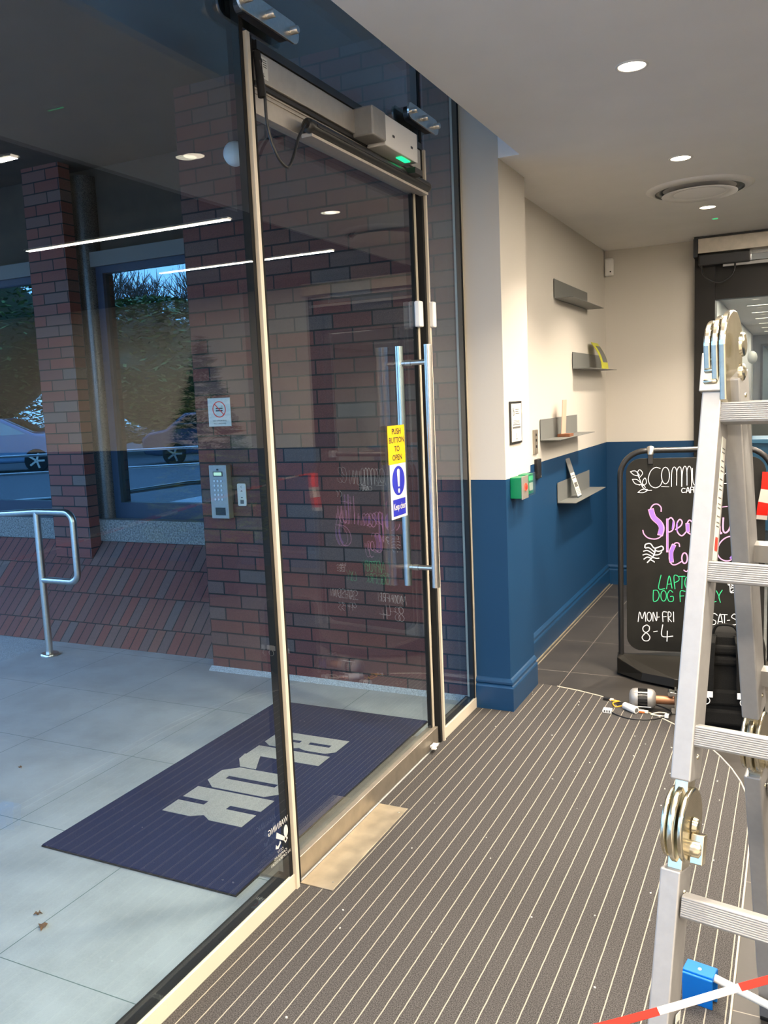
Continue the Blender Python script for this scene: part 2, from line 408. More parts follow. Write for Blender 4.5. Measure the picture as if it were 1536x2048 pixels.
def dark_slats():
    m, n, l, bs = nt('dark_slatted_ceiling')
    g = n.new('ShaderNodeNewGeometry'); s = n.new('ShaderNodeSeparateXYZ'); l.new(g.outputs['Position'], s.inputs[0])
    w = n.new('ShaderNodeMath'); w.operation = 'MULTIPLY'; w.inputs[1].default_value = 2*PI/0.6; l.new(s.outputs['Y'], w.inputs[0])
    c = n.new('ShaderNodeMath'); c.operation = 'SINE'; l.new(w.outputs[0], c.inputs[0])
    r = n.new('ShaderNodeValToRGB'); r.color_ramp.elements[0].position = 0; r.color_ramp.elements[1].position = 1
    r.color_ramp.elements[0].color = (0.055, 0.048, 0.04, 1); r.color_ramp.elements[1].color = (0.10, 0.085, 0.07, 1)
    l.new(c.outputs[0], r.inputs[0]); l.new(r.outputs[0], bs.inputs['Base Color']); bs.inputs['Roughness'].default_value = 0.9
    return m
M['darkceil'] = dark_slats()
M['lamp'] = emit('lamp_glow', (1.0, 0.86, 0.66), 6.0)
M['lcd'] = emit('lcd_glow', (0.55, 0.95, 0.85), 0.8)
M['greenled'] = emit('green_led', (0.02, 1.0, 0.30), 1.3)
M['redled'] = emit('red_led', (1.0, 0.12, 0.06), 1.5)

# ================================================================== THE SETTING
def struct(name, mb, m, parent=None, bevel=0):
    o = mb.build(name, m, parent, bevel)
    if not parent: o['kind'] = 'structure'
    return o

struct('floor', MB().box(0.0, 7.0, 0.3, 6.79, -0.1, 0.0), M['tile'])
struct('floor', MB().box(0.0, 7.0, -3.0, 0.3, -0.1, 0.0), M['bounce_floor'])  # unseen floor, made pale to bounce lamp light up to the ceiling
struct('floor', MB().box(0.06, 7.0, 6.79, 21.0, -0.1, 0.0), M['tile'])
# paved forecourt outside and the car park beyond
struct('paving', MB().box(-3.045, -0.0, -6.0, 6.0, -0.1, 0.0), M['paving'])
struct('ground', MB().box(-8.0, -3.045, -6.0, 6.0, -0.1, -0.004), M['gravel'])
struct('ground', MB().box(-60.0, -8.0, -60.0, 6.0, -0.1, -0.01).box(-8.0, 7.0, -60, -6.0, -0.1, -0.01), M['asphalt'])

# entrance carpet with a rounded end
cp = [(0.0, -3.0), (1.272, -3.0), (1.272, 3.0)]
for k in range(1, 15):
    a = math.radians(k*84.0/15)
    cp.append((0.05+1.222*math.cos(a), 3.0+1.222*math.sin(a)))
cp += [(0.19, 4.215), (0.19, 3.79), (0.0, 3.79)]
carpet = MB().prism(cp, (0, 0, 0.0), (1, 0, 0), (0, 1, 0), 0.003).build('entrance_carpet', M['carpet'])
tag(carpet, 'dark grey entrance carpet with thin cream stripes and a rounded end', 'carpet')
edge = [(p[0], p[1], 0.003) for p in cp[1:-3]]
ed = MB().tube([(1.272, -3, 0.003)]+[Vector(e) for e in edge[1:]], 0.003, 6)
o = ed.build('edging_strip', M['creamstrip'], carpet)

# walls
struct('wall_column', MB().box(0.0, 0.175, 3.794, 4.2, 0.0, 3.0), M['paint'])
struct('wall_left', MB().box(-0.15, 0.06, 4.2, 6.69, 0.0, 2.7), M['paint'])
struct('wall_back', MB().box(-0.15, 0.705, 6.69, 6.9, 0.0, 2.7), M['paint'])
struct('wall_back', MB().box(2.45, 7.2, 6.69, 6.9, 0.0, 2.7), M['paint'])
struct('wall_right', MB().box(7.0, 7.2, -3.2, 6.69, 0.0, 2.7), M['paint'])
struct('wall_front', MB().box(0.0, 7.2, -3.2, -3.0, 0.0, 3.0), M['ceil'])  # out of view, left white without a dado to bounce light
struct('ceiling', MB().prism([(0.274, -3.0), (1.31, -3.0), (1.31, 6.69), (0.0, 6.69), (0.0, 4.201), (0.176, 4.201), (0.176, 3.794), (0.274, 3.794)], (0, 0, 2.545), (1, 0, 0), (0, 1, 0), 0.5), M['ceil'])
struct('ceiling', MB().box(1.31, 7.0, -3.0, 6.69, 2.545, 2.7), M['darkceil'])
struct('ceiling', MB().box(-0.02, 0.274, -3.0, 3.794, 3.0, 3.1), M['ceil'])
# skirting
def skirting(name, pts, h=0.158, t=0.018):
    """pts: run of 2-D points, board stands out to the right-hand side of travel"""
    prof = [(0, 0), (t, 0), (t, h*0.72), (t*0.85, h*0.76), (t*0.45, h*0.80), (t*0.8, h*0.84), (t*0.8, h*0.90), (t*0.35, h*0.97), (0, h)]
    m = MB()
    n = len(pts); rings = []
    for i, p in enumerate(pts):
        p = Vector(p)
        d0 = (p-Vector(pts[i-1])).normalized() if i > 0 else None
        d1 = (Vector(pts[i+1])-p).normalized() if i < n-1 else None
        nn = [Vector((d.y, -d.x)) for d in (d0, d1) if d is not None]
        if len(nn) == 2:
            mi = (nn[0]+nn[1]).normalized(); mi = mi/mi.dot(nn[0])
        else: mi = nn[0]
        rings.append([(p.x+mi.x*a, p.y+mi.y*a, z) for a, z in prof])
    vs = [v for r in rings for v in r]; k = len(prof); fs = []
    for i in range(n-1):
        for j in range(k):
            j2 = (j+1) % k
            fs.append((i*k+j, (i+1)*k+j, (i+1)*k+j2, i*k+j2))
    m.add(vs, fs); m.add(rings[0], [tuple(range(k))]); m.add(rings[-1], [tuple(range(k))[::-1]])
    return struct(name, m, M['navy'])
skirting('baseboard_column', [(0.004, 3.794), (0.175, 3.794), (0.175, 4.2)])
skirting('baseboard_left', [(0.06, 4.2), (0.06, 6.69), (0.70, 6.69)])
skirting('baseboard_right', [(2.45, 6.69), (6.99, 6.69)])
struct('trim_1', MB().box(0.078, 0.084, 4.2, 6.67, 0.0, 0.006).box(0.098, 0.103, 4.2, 6.67, 0.0, 0.004), M['brass_plate'])

# ------------------------------------------------ glazed front
def framed_pane(name, y0, y1, z0, z1, glassm, frame_fn, label=None):
    r = empty(name, (0, (y0+y1)/2, z0), kind='structure')
    g = MB().box(-0.020, 0.0, y0-(y0+y1)/2, y1-(y0+y1)/2, 0, z1-z0).build('glass_pane', glassm, r)
    for nm, mb, m in frame_fn((y0+y1)/2, z0): mb.build(nm, m, r)
    return r
def lframe(yc, zc):
    a = MB().box(-0.004, 0.006, -3.0-yc, 2.098-yc, -0.051+0.0, 0.0)
    b = MB().box(-0.055, -0.006, -3.0-yc, 2.098-yc, -0.052, -0.002)
    c = MB().box(-0.024, 0.0012, 2.080-yc, 2.096-yc, 0.0, 2.96)
    return [('bottom_rail', a, M['creamstrip']), ('sill_base', b, M['black']), ('gasket', c, M['rubber'])]
framed_pane('window_1', -3.0, 2.09, 0.052, 3.0, M['pane'], lframe)
def rframe(yc, zc):
    a = MB().box(-0.004, 0.006, 3.355-yc, 3.790-yc, -0.051, 0.0)
    b = MB().box(-0.055, -0.006, 3.345-yc, 3.790-yc, -0.052, -0.002)
    c = MB().box(-0.024, 0.0015, 3.762-yc, 3.776-yc, 0.0, 2.96)
    d = MB().box(-0.040, 0.004, 3.777-yc, 3.792-yc, 0.0, 2.96)
    return [('bottom_rail', a, M['creamstrip']), ('sill_base', b, M['black']), ('gasket', c, M['rubber']), ('jamb_strip', d, M['creamstrip'])]
framed_pane('window_2', 3.355, 3.775, 0.052, 3.0, M['pane'], rframe)
framed_pane('window_3', 2.135, 3.335, 2.515, 3.0, M['pane'], lambda yc, zc: [('gasket', MB().box(-0.03, 0.002, -0.6, 0.6, -0.022, 0.004), M['rubber'])])
# slim cream mullion strips either side of the door
struct('trim_2', MB().box(-0.03, 0.012, 2.098, 2.114, 0.0, 2.525), M['creamstrip'])
struct('trim_3', MB().box(-0.03, 0.004, 2.115, 2.136, 0.0, 2.525), M['rubber'])
struct('trim_4', MB().box(-0.03, 0.012, 3.338, 3.353, 0.0, 2.50), M['creamstrip'])
struct('trim_5', MB().box(-0.03, 0.003, 3.318, 3.337, 0.0, 3.0), M['rubber'])
struct('trim_6', MB().box(-0.16, -0.032, 2.12, 3.34, -0.001, 0.004), M['steel_dull'])

# the door leaf
door = empty('door_1', (-0.026, 2.14, 0.0), kind='structure')
MB().box(-0.012, 0.0, 0.005, 1.150, 0.078, 2.33).build('glass_pane', M['pane'], door)
MB().box(-0.022, 0.020, 0.0, 1.172, 0.006, 0.078).build('bottom_rail', M['steel_dull'], door, 0.002)
MB().box(-0.014, 0.004, 1.155, 1.172, 0.078, 2.33).build('edge_profile', M['creamstrip'], door)
MB().box(-0.016, 0.001, 1.142, 1.155, 0.078, 2.33).build('edge_gasket', M['rubber'], door)
tr = MB().box(-0.016, 0.020, 0.0, 1.16, 2.325, 2.395).box(0.020, 0.024, 0.0, 1.16, 2.377, 2.384).box(0.020, 0.024, 0.0, 1.16, 2.389, 2.395)
tr.build('top_rail', M['alu_op'], door, 0.0015)
# pull handles: two vertical bars joined through the glass
hd = MB()
hd.cyl((0.094, 1.030, 0.735), (0.094, 1.030, 1.716), 0.016, 24)
hd.build('inner_pull_bar', M['steel'], door)
hd = MB(); hd.cyl((-0.031, 1.030, 0.738), (-0.031, 1.030, 1.716), 0.016, 24)
hd.build('outer_pull_bar', M['steel'], door)
for z in (0.815, 1.648):
    s_ = MB().cyl((-0.031, 1.030, z), (-0.006, 1.030, z), 0.0105).cyl((-0.004, 1.030, z), (0.020, 1.030, z), 0.0125).cyl((0.021, 1.030, z), (0.085, 1.030, z), 0.0105)
    s_.build('handle_standoff', M['steel'], door)
# small magnetic-lock housings on door edge and jamb
lk = MB().box(0.0, 0.026, 1.125, 1.165, 1.795, 1.90).build('contact_housing', M['white'], door, 0.006)
o = MB().box(0.004, 0.03, 3.340, 3.372, 1.795, 1.90).build('contact_switch', M['white'], None, 0.006)
tag(o, 'small white contact switch on the slim jamb beside the door edge', 'switch')

# transom casing and operator above the door
op = empty('door_operator', (0.0, 2.14, 2.41), 'long satin aluminium door operator casing above the glass door', 'door operator')
MB().box(-0.03, 0.012, 0.0, 1.16, 0.0, 0.078).build('casing', M['alu_op'], op, 0.002)
MB().box(-0.03, 0.016, 0.0, 1.17, 0.080, 0.104).build('black_trim', M['black'], op)
MB().box(-0.028, 0.004, 0.0, 1.16, -0.014, -0.001).build('shadow_gap', M['black'], op)
bx = MB().box(0.0, 0.075, 0.70, 0.985, -0.02, 0.085)
bx.build('control_box', M['white'], op, 0.004)
for y in (0.76, 0.92): MB().box(0.075, 0.0765, y, y+0.016, 0.02, 0.028).build('fixing_slot', M['ink'], op)
pb = MB().box(0.0, 0.082, 0.59, 0.695, -0.012, 0.085).build('end_cover', M['alu'], op, 0.006)
pl = MB().box(0.03, 0.085, 0.93, 1.0, -0.066, -0.045).build('sensor_plug', M['black'], op)
gl = MB().box(0.040, 0.062, 0.86, 0.94, -0.0235, -0.0205).build('status_light', M['greenled'], op)
st = MB().box(0.0, 0.0008, 0.0, 0.045, 0.0, 0.058); st_o = st.build('serial_sticker', M['signwhite'], None, loc=(0.0125, 2.150, 2.420))
tag(st_o, 'small white label on the operator casing next to the mullion', 'sticker')
tx = MB(); tx.prism(circ(0.014, 0.047, 0.006, 12), (0.0008, 0, 0), (0, 1, 0), (0, 0, 1), 0.0004)
for k in range(4): tx.box(0.0008, 0.0011, 0.022, 0.040, 0.050-k*0.006, 0.052-k*0.006)
tx.box(0.0008, 0.0011, 0.018, 0.028, 0.006, 0.008); tx.box(0.0008, 0.0011, 0.022, 0.0235, 0.008, 0.016)
tx.build('print', M['ink'], st_o)
# safety sensor bar hung under the operator, with its cable
sb = empty('safety_sensor', (0.03, 2.37, 2.345), 'black tubular safety sensor bar across the top of the glass door', 'sensor')
sp_ = MB(); pr = [(0.022*math.cos(a), 0.022*math.sin(a)*1.1) for a in [2*PI*k/16 for k in range(16)]]
sp_.lathe((0, 0.0, 0), (0, 1, 0), [(0, 0.012), (0.006, 0.021), (0.02, 0.022), (0.93, 0.022), (0.945, 0.020), (0.95, 0.012)], 20)
sp_.build('sensor_tube', M['black'], sb)
MB().box(0.018, 0.024, 0.03, 0.93, -0.004, 0.004).build('lens_strip', M['blackmetal'], sb)
MB().box(-0.03, 0.006, 0.02, 0.94, -0.030, -0.018).build('lower_rail', M['alu_op'], sb)
cb_ = MB(); cb_.tube(smooth2([(0.025, 2.135, 2.455), (0.028, 2.148, 2.38), (0.03, 2.150, 2.29), (0.04, 2.17, 2.215), (0.045, 2.215, 2.185), (0.04, 2.26, 2.215), (0.035, 2.31, 2.29), (0.03, 2.368, 2.345)]), 0.0045, 8)
o = cb_.build('sensor_cable', M['black']); tag(o, 'thin black cable looping down from the operator casing to the sensor bar', 'cable')
cb_ = MB(); cb_.tube(smooth2([(0.018, 2.135, 2.48), (0.02, 2.14, 2.42), (0.022, 2.142, 2.36)]), 0.011, 8)
o = cb_.build('cable_conduit', M['rubber']); tag(o, 'thick black ribbed conduit running down beside the cream mullion', 'conduit')

# glass clamp brackets
def bracket(y0, y1, z, label):
    r = empty('glass_clamp', (0.0, y0, z), label, 'bracket', 'glass clamp brackets')
    L = y1-y0; h = 0.030
    MB().prism(rrect(0, L, -h, h, h*0.98, 6), (0.030, 0, 0), (0, 1, 0), (0, 0, 1), 0.008).build('face_plate', M['steel'], r, 0.001)
    MB().prism(rrect(0.03, L-0.03, -h*0.9, h*0.9, h*0.8, 6), (0.0, 0, 0), (0, 1, 0), (0, 0, 1), 0.03).build('spacer_block', M['black'], r)
    for t in (0.1, 0.46, 0.86):
        MB().lathe((0.038, L*t, 0), (1, 0, 0), [(0, 0.011), (0.022, 0.011), (0.024, 0.009)], 16).build('bolt', M['steel'], r)
    MB().prism(rrect(0, L, -h, h, h*0.98, 6), (-0.035, 0, 0), (0, 1, 0), (0, 0, 1), 0.008).build('rear_plate', M['blackmetal'], r)
    return r
bracket(2.03, 2.34, 2.585, 'steel three-bolt glass clamp nearest the camera, over the mullion')
bracket(3.14, 3.44, 2.600, 'steel three-bolt glass clamp at the far top corner of the door')

# landing plate inside the door
o = MB().box(0.004, 0.120, 2.13, 2.70, 0.003, 0.0065).build('threshold_plate', M['brass_plate'], None, 0.001)
tag(o, 'worn brownish metal plate on the carpet along the door threshold', 'metal plate')
for y in (2.17, 2.66):
    MB().lathe((0.10, y, 0.0065), (0, 0, 1), [(0, 0.004), (0.0008, 0.003)], 10).build('screw', M['steel'], o)

# signs on the door glass
def sign_yellow():
    r = MB().box(0.0, 0.002, 0, 0.155, 0, 0.150).build('push_button_sign', M['yellow'], None, loc=(-0.0245, 2.960, 1.255))
    tag(r, 'yellow plate reading PUSH BUTTON TO OPEN stuck on the glass door', 'sign')
    t = MB()
    for i, w in enumerate(('PUSH', 'BUTTON', 'TO', 'OPEN')):
        t.text(w, 0.0225, (0.002, 0.0775, 0.126-i*0.034), (0, 1, 0), (0, 0, 1), squash=1.12, bold=0.012)
    t.build('lettering', M['ink'], r)
def sign_blue():
    r = MB().box(0.0, 0.0015, 0, 0.148, 0, 0.215).build('keep_clear_sign', M['signwhite'], None, loc=(-0.0245, 2.968, 1.040))
    tag(r, 'white plate with blue exclamation disc and Keep clear on the glass door', 'sign')
    f = ((0.0015, 0, 0), (0, 1, 0), (0, 0, 1))
    MB().prism(circ(0.074, 0.148, 0.058, 36), f[0], f[1], f[2], 0.0006).build('blue_disc', M['signblue'], r)
    e = MB(); o2 = (0.0021, 0, 0)
    e.prism([(0.067, 0.125), (0.081, 0.125), (0.087, 0.185), (0.083, 0.192), (0.074, 0.195), (0.065, 0.192), (0.061, 0.185)], o2, f[1], f[2], 0.0005)
    e.prism(circ(0.074, 0.108, 0.009, 16), o2, f[1], f[2], 0.0005)
    e.build('exclamation_mark', M['signwhite'], r)
    MB().prism([(0.016, 0.010), (0.132, 0.010), (0.132, 0.076), (0.016, 0.076)], f[0], f[1], f[2], 0.0006).build('blue_panel', M['signblue'], r)
    MB().text('Keep clear', 0.026, (0.0021, 0.074, 0.046), f[1], f[2], width=0.110, bold=0.012).build('lettering', M['signwhite'], r)
sign_yellow(); sign_blue()
# camera warning sticker, printed to be read from outside (mirrored from in here)
wr = MB(); U, W_ = (0, -1, 0), (0, 0, 1)
wr.text('WARNING', 0.020,  (0.0, 2.030, 0.243), U, W_, lift=-0.0006, width=0.108)
wr.prism([(-0.030, 0.186), (-0.022, 0.178), (0.020, 0.206), (0.014, 0.222)], (0.0, 2.035, 0.005), U, W_, -0.0006)
wr.prism([(-0.044, 0.170), (-0.034, 0.164), (-0.026, 0.176), (-0.034, 0.184)], (0.0, 2.030, 0.008), U, W_, -0.0006)
wr.prism([(-0.006, 0.190), (0.002, 0.180), (0.012, 0.180), (0.016, 0.188), (0.020, 0.176), (0.006, 0.170), (-0.010, 0.182)], (0.0, 2.030, 0.003), U, W_, -0.0006)
wr.prism(circ(-0.036, 0.208, 0.011, 16, 0.020), (0.0, 2.034, 0.0), U, W_, -0.0006)
wr.prism([(-0.044, 0.180), (-0.026, 0.180), (-0.030, 0.190), (-0.040, 0.190)], (0.0, 2.034, 0.0), U, W_, -0.0006)
wr.text('CCTV', 0.009, (0.0, 2.035, 0.163), U, W_, lift=-0.0006)
wr.text('CAMERAS', 0.009, (0.0, 2.035, 0.150), U, W_, lift=-0.0006, width=0.070)
wr.text('IN OPERATION', 0.009, (0.0, 2.035, 0.137), U, W_, lift=-0.0006, width=0.105)
o = wr.build('camera_warning_sticker', M['signwhite'], None, loc=(0.0008, 0, 0))
tag(o, 'small white mirror-reading WARNING camera sticker low on the glass beside the mullion', 'sticker')

# ------------------------------------------------ outside: brick front
struct('wall_outer', MB().box(-1.641, -0.001, 3.87, 6.0, 0.0, 3.4), M['brick'])
struct('trim_7', MB().prism([(0, 0), (0.03, 0), (0, 0.022)], (-1.655, 3.87, 0.0), (0, -1, 0), (0, 0, 1), -1.65), M['gravel'])
struct('wall_plinth', MB().prism([(4.03, 0.0), (4.614, 0.584), (4.9, 0.584), (4.9, 0.0)], (-9.0, 0, 0), (0, 1, 0), (0, 0, 1), 7.359), M['brick_slope'])
struct('wall_pillar', MB().box(-3.495, -3.147, 4.5, 4.60, 0.46, 3.4), M['brick_pillar'])
struct('window_sill', MB().box(-9.0, -1.641, 4.60, 5.0, 0.584, 0.742), M['granite'], None, 0.004)
struct('wall_lintel', MB().box(-9.0, -1.641, 4.76, 5.3, 2.62, 3.4), M['concrete'])
struct('trim_8', MB().box(-9.0, -1.641, 4.67, 4.95, 2.52, 2.62), M['lintel'])
struct('soffit', MB().prism([(-8.0, 6.0), (-8.0, 2.4), (-4.4, 1.6), (-4.4, -1.2), (-0.001, -1.2), (-0.001, 6.0)], (0, 0, 3.2), (1, 0, 0), (0, 1, 0), 0.2), M['concrete'])  # part nearer than the view is added, extended to shade the paving
struct('wall_fascia', MB().box(-0.15, -0.001, -3.0, 3.87, 3.0, 3.5), M['concrete'])
gc = MB().lathe((-3.165, 4.735, 0.742), (0, 0, 1), [(0, 0.095), (2.4, 0.095)], 28)
struct('granite_column', gc, M['granite_dark'])
for nm, x0, x1 in (('window_4', -3.07, -1.645), ('window_5', -7.5, -3.46)):
    r = empty(nm, ((x0+x1)/2, 4.72, 0.742), kind='structure'); hw = (x1-x0)/2
    fr = MB().box(-hw, hw, -0.03, 0.04, 0.0, 0.115).box(-hw, hw, -0.03, 0.04, 1.73, 1.78).box(-hw, -hw+0.06, -0.03, 0.04, 0.115, 1.73).box(hw-0.01, hw, -0.03, 0.04, 0.115, 1.73)
    fr.build('window_frame', M['winframe'], r)
    MB().box(-hw+0.06, hw-0.01, 0.0, 0.012, 0.115, 1.73).build('glass_pane', M['outpane'], r)
struct('wall_far', MB().box(-9.0, -1.7, 6.0, 6.1, 0.0, 3.4), M['winframe'])

# stainless handrail
hr = empty('handrail', (-2.845, 3.774, 0.0), 'stainless steel handrail with a looped end standing on the pale paving', 'handrail')
R_ = 0.0215
MB().cyl((0, 0, 0), (0, 0, 0.91), R_, 20).build('post', M['steel'], hr)
MB().lathe((0, 0, 0), (0, 0, 1), [(0, 0.055), (0.012, 0.055), (0.016, 0.05)], 28).build('base_flange', M['steel'], hr)
lp = [(-4.2, 0, 0.60), (-1.2, 0, 0.79), (-0.32, 0, 0.895), (0.0, 0, 0.915), (0.24, 0, 0.915)]
for k in range(1, 7):
    a = math.radians(90*k/6); lp.append((0.24+0.06*math.sin(a), 0, 0.855+0.06*math.cos(a)))
lp.append((0.30, 0, 0.54))
for k in range(1, 7):
    a = math.radians(90*k/6); lp.append((0.24+0.06*math.cos(a), 0, 0.54-0.055*math.sin(a)))
lp.append((0.0, 0, 0.485))
MB().tube(lp, 0.0205, 14).build('top_rail_loop', M['steel'], hr)

# fixtures on the brick pier
def pier_y(): return 3.87
ns = MB().box(0, 0.150, -0.003, 0.0, 0, 0.155).build('no_smoking_sign', M['signwhite'], None, loc=(-1.552, 3.8695, 1.402))
tag(ns, 'square white no smoking, no vaping sign on the brick pier', 'sign')
F0 = ((0, -0.0031, 0), (1, 0, 0), (0, 0, 1))
m = MB(); n_ = 36
oc = circ(0.075, 0.093, 0.045, n_); ic = circ(0.075, 0.093, 0.039, n_)
m.add([(p[0], -0.0036, p[1]) for p in oc]+[(p[0], -0.0036, p[1]) for p in ic], [(i, (i+1) % n_, n_+(i+1) % n_, n_+i) for i in range(n_)])
m.ribbon([(0.045, 0.123), (0.105, 0.063)], 0.006, (0, -0.0036, 0), F0[1], F0[2], 0.0003)
m.build('red_circle', M['red'], ns)
m = MB(); m.box(0.052, 0.098, -0.0034, -0.003, 0.095, 0.101).box(0.052, 0.098, -0.0034, -0.003, 0.082, 0.089).box(0.094, 0.096, -0.0034, -0.003, 0.105, 0.114)
m.text('NO SMOKING', 0.0085, (0.075, -0.0031, 0.030), F0[1], F0[2], width=0.092)
m.text('NO VAPING', 0.0085, (0.075, -0.0031, 0.015), F0[1], F0[2], width=0.080)
m.build('lettering', M['ink'], ns)

ic_ = empty('intercom_panel', (-1.545, 3.87, 0.893), 'tall grey steel door entry intercom with keypad on the brick pier', 'intercom')
MB().box(0.0, 0.118, -0.045, 0.0, 0.0, 0.298).build('housing', M['alu'], ic_, 0.004)
MB().box(0.028, 0.092, -0.047, -0.045, 0.236, 0.262).build('display_bezel', M['ink'], ic_)
MB().box(0.034, 0.086, -0.0485, -0.047, 0.240, 0.258).build('display', M['lcd'], ic_)
MB().box(0.030, 0.096, -0.047, -0.045, 0.020, 0.062).build('card_reader', M['black'], ic_)
MB().box(0.053, 0.065, -0.047, -0.045, 0.268, 0.278).build('camera_lens', M['ink'], ic_)
kb = MB().lathe((0, -0.045, 0), (0, -1, 0), [(0, 0.0072), (0.003, 0.0066)], 14).build('key', M['steel'], ic_, loc=(0.035, 0, 0.210))
for i in range(5):
    for j in range(3):
        if i or j:
            c = kb.copy(); COL.objects.link(c); c.location = (0.035+j*0.023, 0, 0.210-i*0.0255)
bp_ = MB().prism(rrect(0, 0.056, 0, 0.124, 0.008), (0, 0, 0), (1, 0, 0), (0, 0, 1), 0.006).build('exit_button_plate', M['signwhite'], None, loc=(-1.389, 3.869, 0.961))
tag(bp_, 'small white rounded plate with arrows beside the steel intercom', 'button plate')
m = MB(); G0 = ((0, -0.0062, 0), (1, 0, 0), (0, 0, 1))
m.prism([(0.020, 0.080), (0.036, 0.080), (0.028, 0.088)], *G0, 0.0003); m.prism([(0.020, 0.050), (0.028, 0.042), (0.036, 0.050)], *G0, 0.0003)
m.prism([(0.016, 0.012), (0.040, 0.012), (0.040, 0.034), (0.016, 0.034)], *G0, 0.0003)
m.ribbon([(0.032, 0.100), (0.024, 0.106), (0.032, 0.112)], 0.002, *G0)
m.build('symbols', M['inkgrey'], bp_)
dm = MB().lathe((0, 0, 0), (0, -1, 0), [(0, 0.062), (0.02, 0.062), (0.04, 0.054), (0.056, 0.030), (0.060, 0.01)], 28).build('dome_housing', M['white'], None, loc=(-1.262, 3.87, 2.805))
tag(dm, 'white domed fitting high on the brick pier by the mullion', 'dome light'); dm.name = 'bulkhead_light'

# door mat with block letters
mt = empty('door_mat', (-0.145, 1.992, 0.0), 'large navy mat with grey block letters lying outside the glass door', 'mat')
MB().box(-0.829, 0.0, 0.0, 1.528, 0.001, 0.006).build('rubber_backing', M['rubber'], mt)
MB().box(-0.826, -0.003, 0.003, 1.525, 0.0062, 0.010).build('pile', M['mat_blue'], mt)
# glyphs: a runs along the word (towards -y), b runs up (towards +x)
def G(polys, a0, wdt):
    return [[(a0+p[0]*wdt, p[1]) for p in q] for q in polys]
glyphs = []
Bq = [[(0,0),(0.42,0),(0.42,1),(0,1)], [(0.42,0),(0.8,0),(1,0.12),(1,0.40),(0.88,0.5),(0.58,0.5),(0.58,0.14),(0.42,0.14)], [(0.42,1),(0.78,1),(0.96,0.90),(0.96,0.62),(0.86,0.5),(0.58,0.5),(0.58,0.86),(0.42,0.86)], [(0.42,0.44),(0.6,0.44),(0.6,0.56),(0.42,0.56)]]
Lq = [[(0,0),(0.45,0),(0.45,1),(0,1)], [(0.45,-0.02),(0.70,0.0),(1.0,0.14),(1.0,0.36),(0.45,0.20)]]
Oq = [[(0,0.16),(0.25,0),(0.43,0),(0.43,1),(0.25,1),(0,0.84)], [(0.57,0),(0.75,0),(1,0.16),(1,0.84),(0.75,1),(0.57,1)], [(0.43,0),(0.57,0),(0.57,0.17),(0.43,0.17)], [(0.43,0.83),(0.57,0.83),(0.57,1),(0.43,1)]]
Kq = [[(0,0),(0.43,0),(0.43,1),(0,1)], [(0.43,0.34),(0.57,0.34),(0.57,0.62),(0.43,0.62)], [(0.57,0),(1,0),(1,0.36),(0.88,0.48),(1,0.60),(1,1),(0.57,1)]]
lt = MB()
for gl_, a0, w_ in ((Bq, 0.0, 0.160), (Lq, 0.176, 0.215), (Oq, 0.400, 0.192), (Kq, 0.606, 0.215)):
    for q in G(gl_, a0, w_):
        lt.prism([(p[0], p[1]*0.36) for p in q], (-0.592, 1.180, 0.0101), (0, -1, 0), (1, 0, 0), 0.0012)
lt.build('lettering', M['mat_grey'], mt)

# fallen leaves on the paving
def leaf(loc, s, rz, label):
    m = MB(); pts = [(0, -1), (0.25, -0.5), (0.6, -0.35), (0.38, 0), (0.62, 0.35), (0.22, 0.45), (0, 1), (-0.22, 0.4), (-0.6, 0.3), (-0.35, 0), (-0.55, -0.4), (-0.2, -0.5)]
    vs = [(0, 0, 0.006)]+[(p[0]*s, p[1]*s, 0.002+0.004*((i*7) % 3)) for i, p in enumerate(pts)]
    m.add(vs, [(0, i+1, (i+1) % 12+1) for i in range(12)]); m.add([(v[0], v[1], v[2]-0.0012) for v in vs], [(0, (i+1) % 12+1, i+1) for i in range(12)])
    o = m.build('fallen_leaf', M['leafmat'], None, loc=loc); o.rotation_euler = (0, 0, rz)
    tag(o, label, 'leaf', 'fallen leaves on the paving'); return o
leaf((-0.594, 1.648, 0.0005), 0.022, 0.6, 'curled brown leaf on the paving near the glass, the larger one')
leaf((-0.659, 1.690, 0.0005), 0.014, 2.2, 'tiny dull leaf beside the larger brown leaf on the paving')
leaf((-1.60, 2.45, 0.0005), 0.012, 1.2, 'small reddish leaf far out on the wet paving')

# ------------------------------------------------ wall fittings inside
fr_ = empty('notice_frame', (0.175, 3.868, 1.273), 'black framed notice on the cream side of the column', 'framed notice')
MB().box(0.0, 0.008, 0, 0.178, 0, 0.200).build('frame', M['black'], fr_, 0.001)
pp = MB().box(0.008, 0.0086, 0.010, 0.168, 0.010, 0.190).build('notice_sheet', M['signwhite'], fr_)
m = MB(); FX = ((0.0087, 0, 0), (0, 1, 0), (0, 0, 1))
m.text('b', 0.040, (0.0087, 0.045, 0.150), FX[1], FX[2])
for i, (wd_, z) in enumerate(((0.05, 0.160), (0.045, 0.150), (0.06, 0.140))): m.box(0.0087, 0.009, 0.075, 0.075+wd_, z, z+0.004)
for i in range(3): m.box(0.0087, 0.009, 0.04, 0.135, 0.108-i*0.006, 0.110-i*0.006)
m.box(0.0087, 0.009, 0.03, 0.148, 0.088, 0.092); m.box(0.0087, 0.009, 0.025, 0.150, 0.072, 0.081)
m.box(0.0087, 0.009, 0.085, 0.089, 0.030, 0.050); m.box(0.0087, 0.009, 0.08, 0.096, 0.020, 0.025)
m.build('print', M['inkgrey'], fr_)

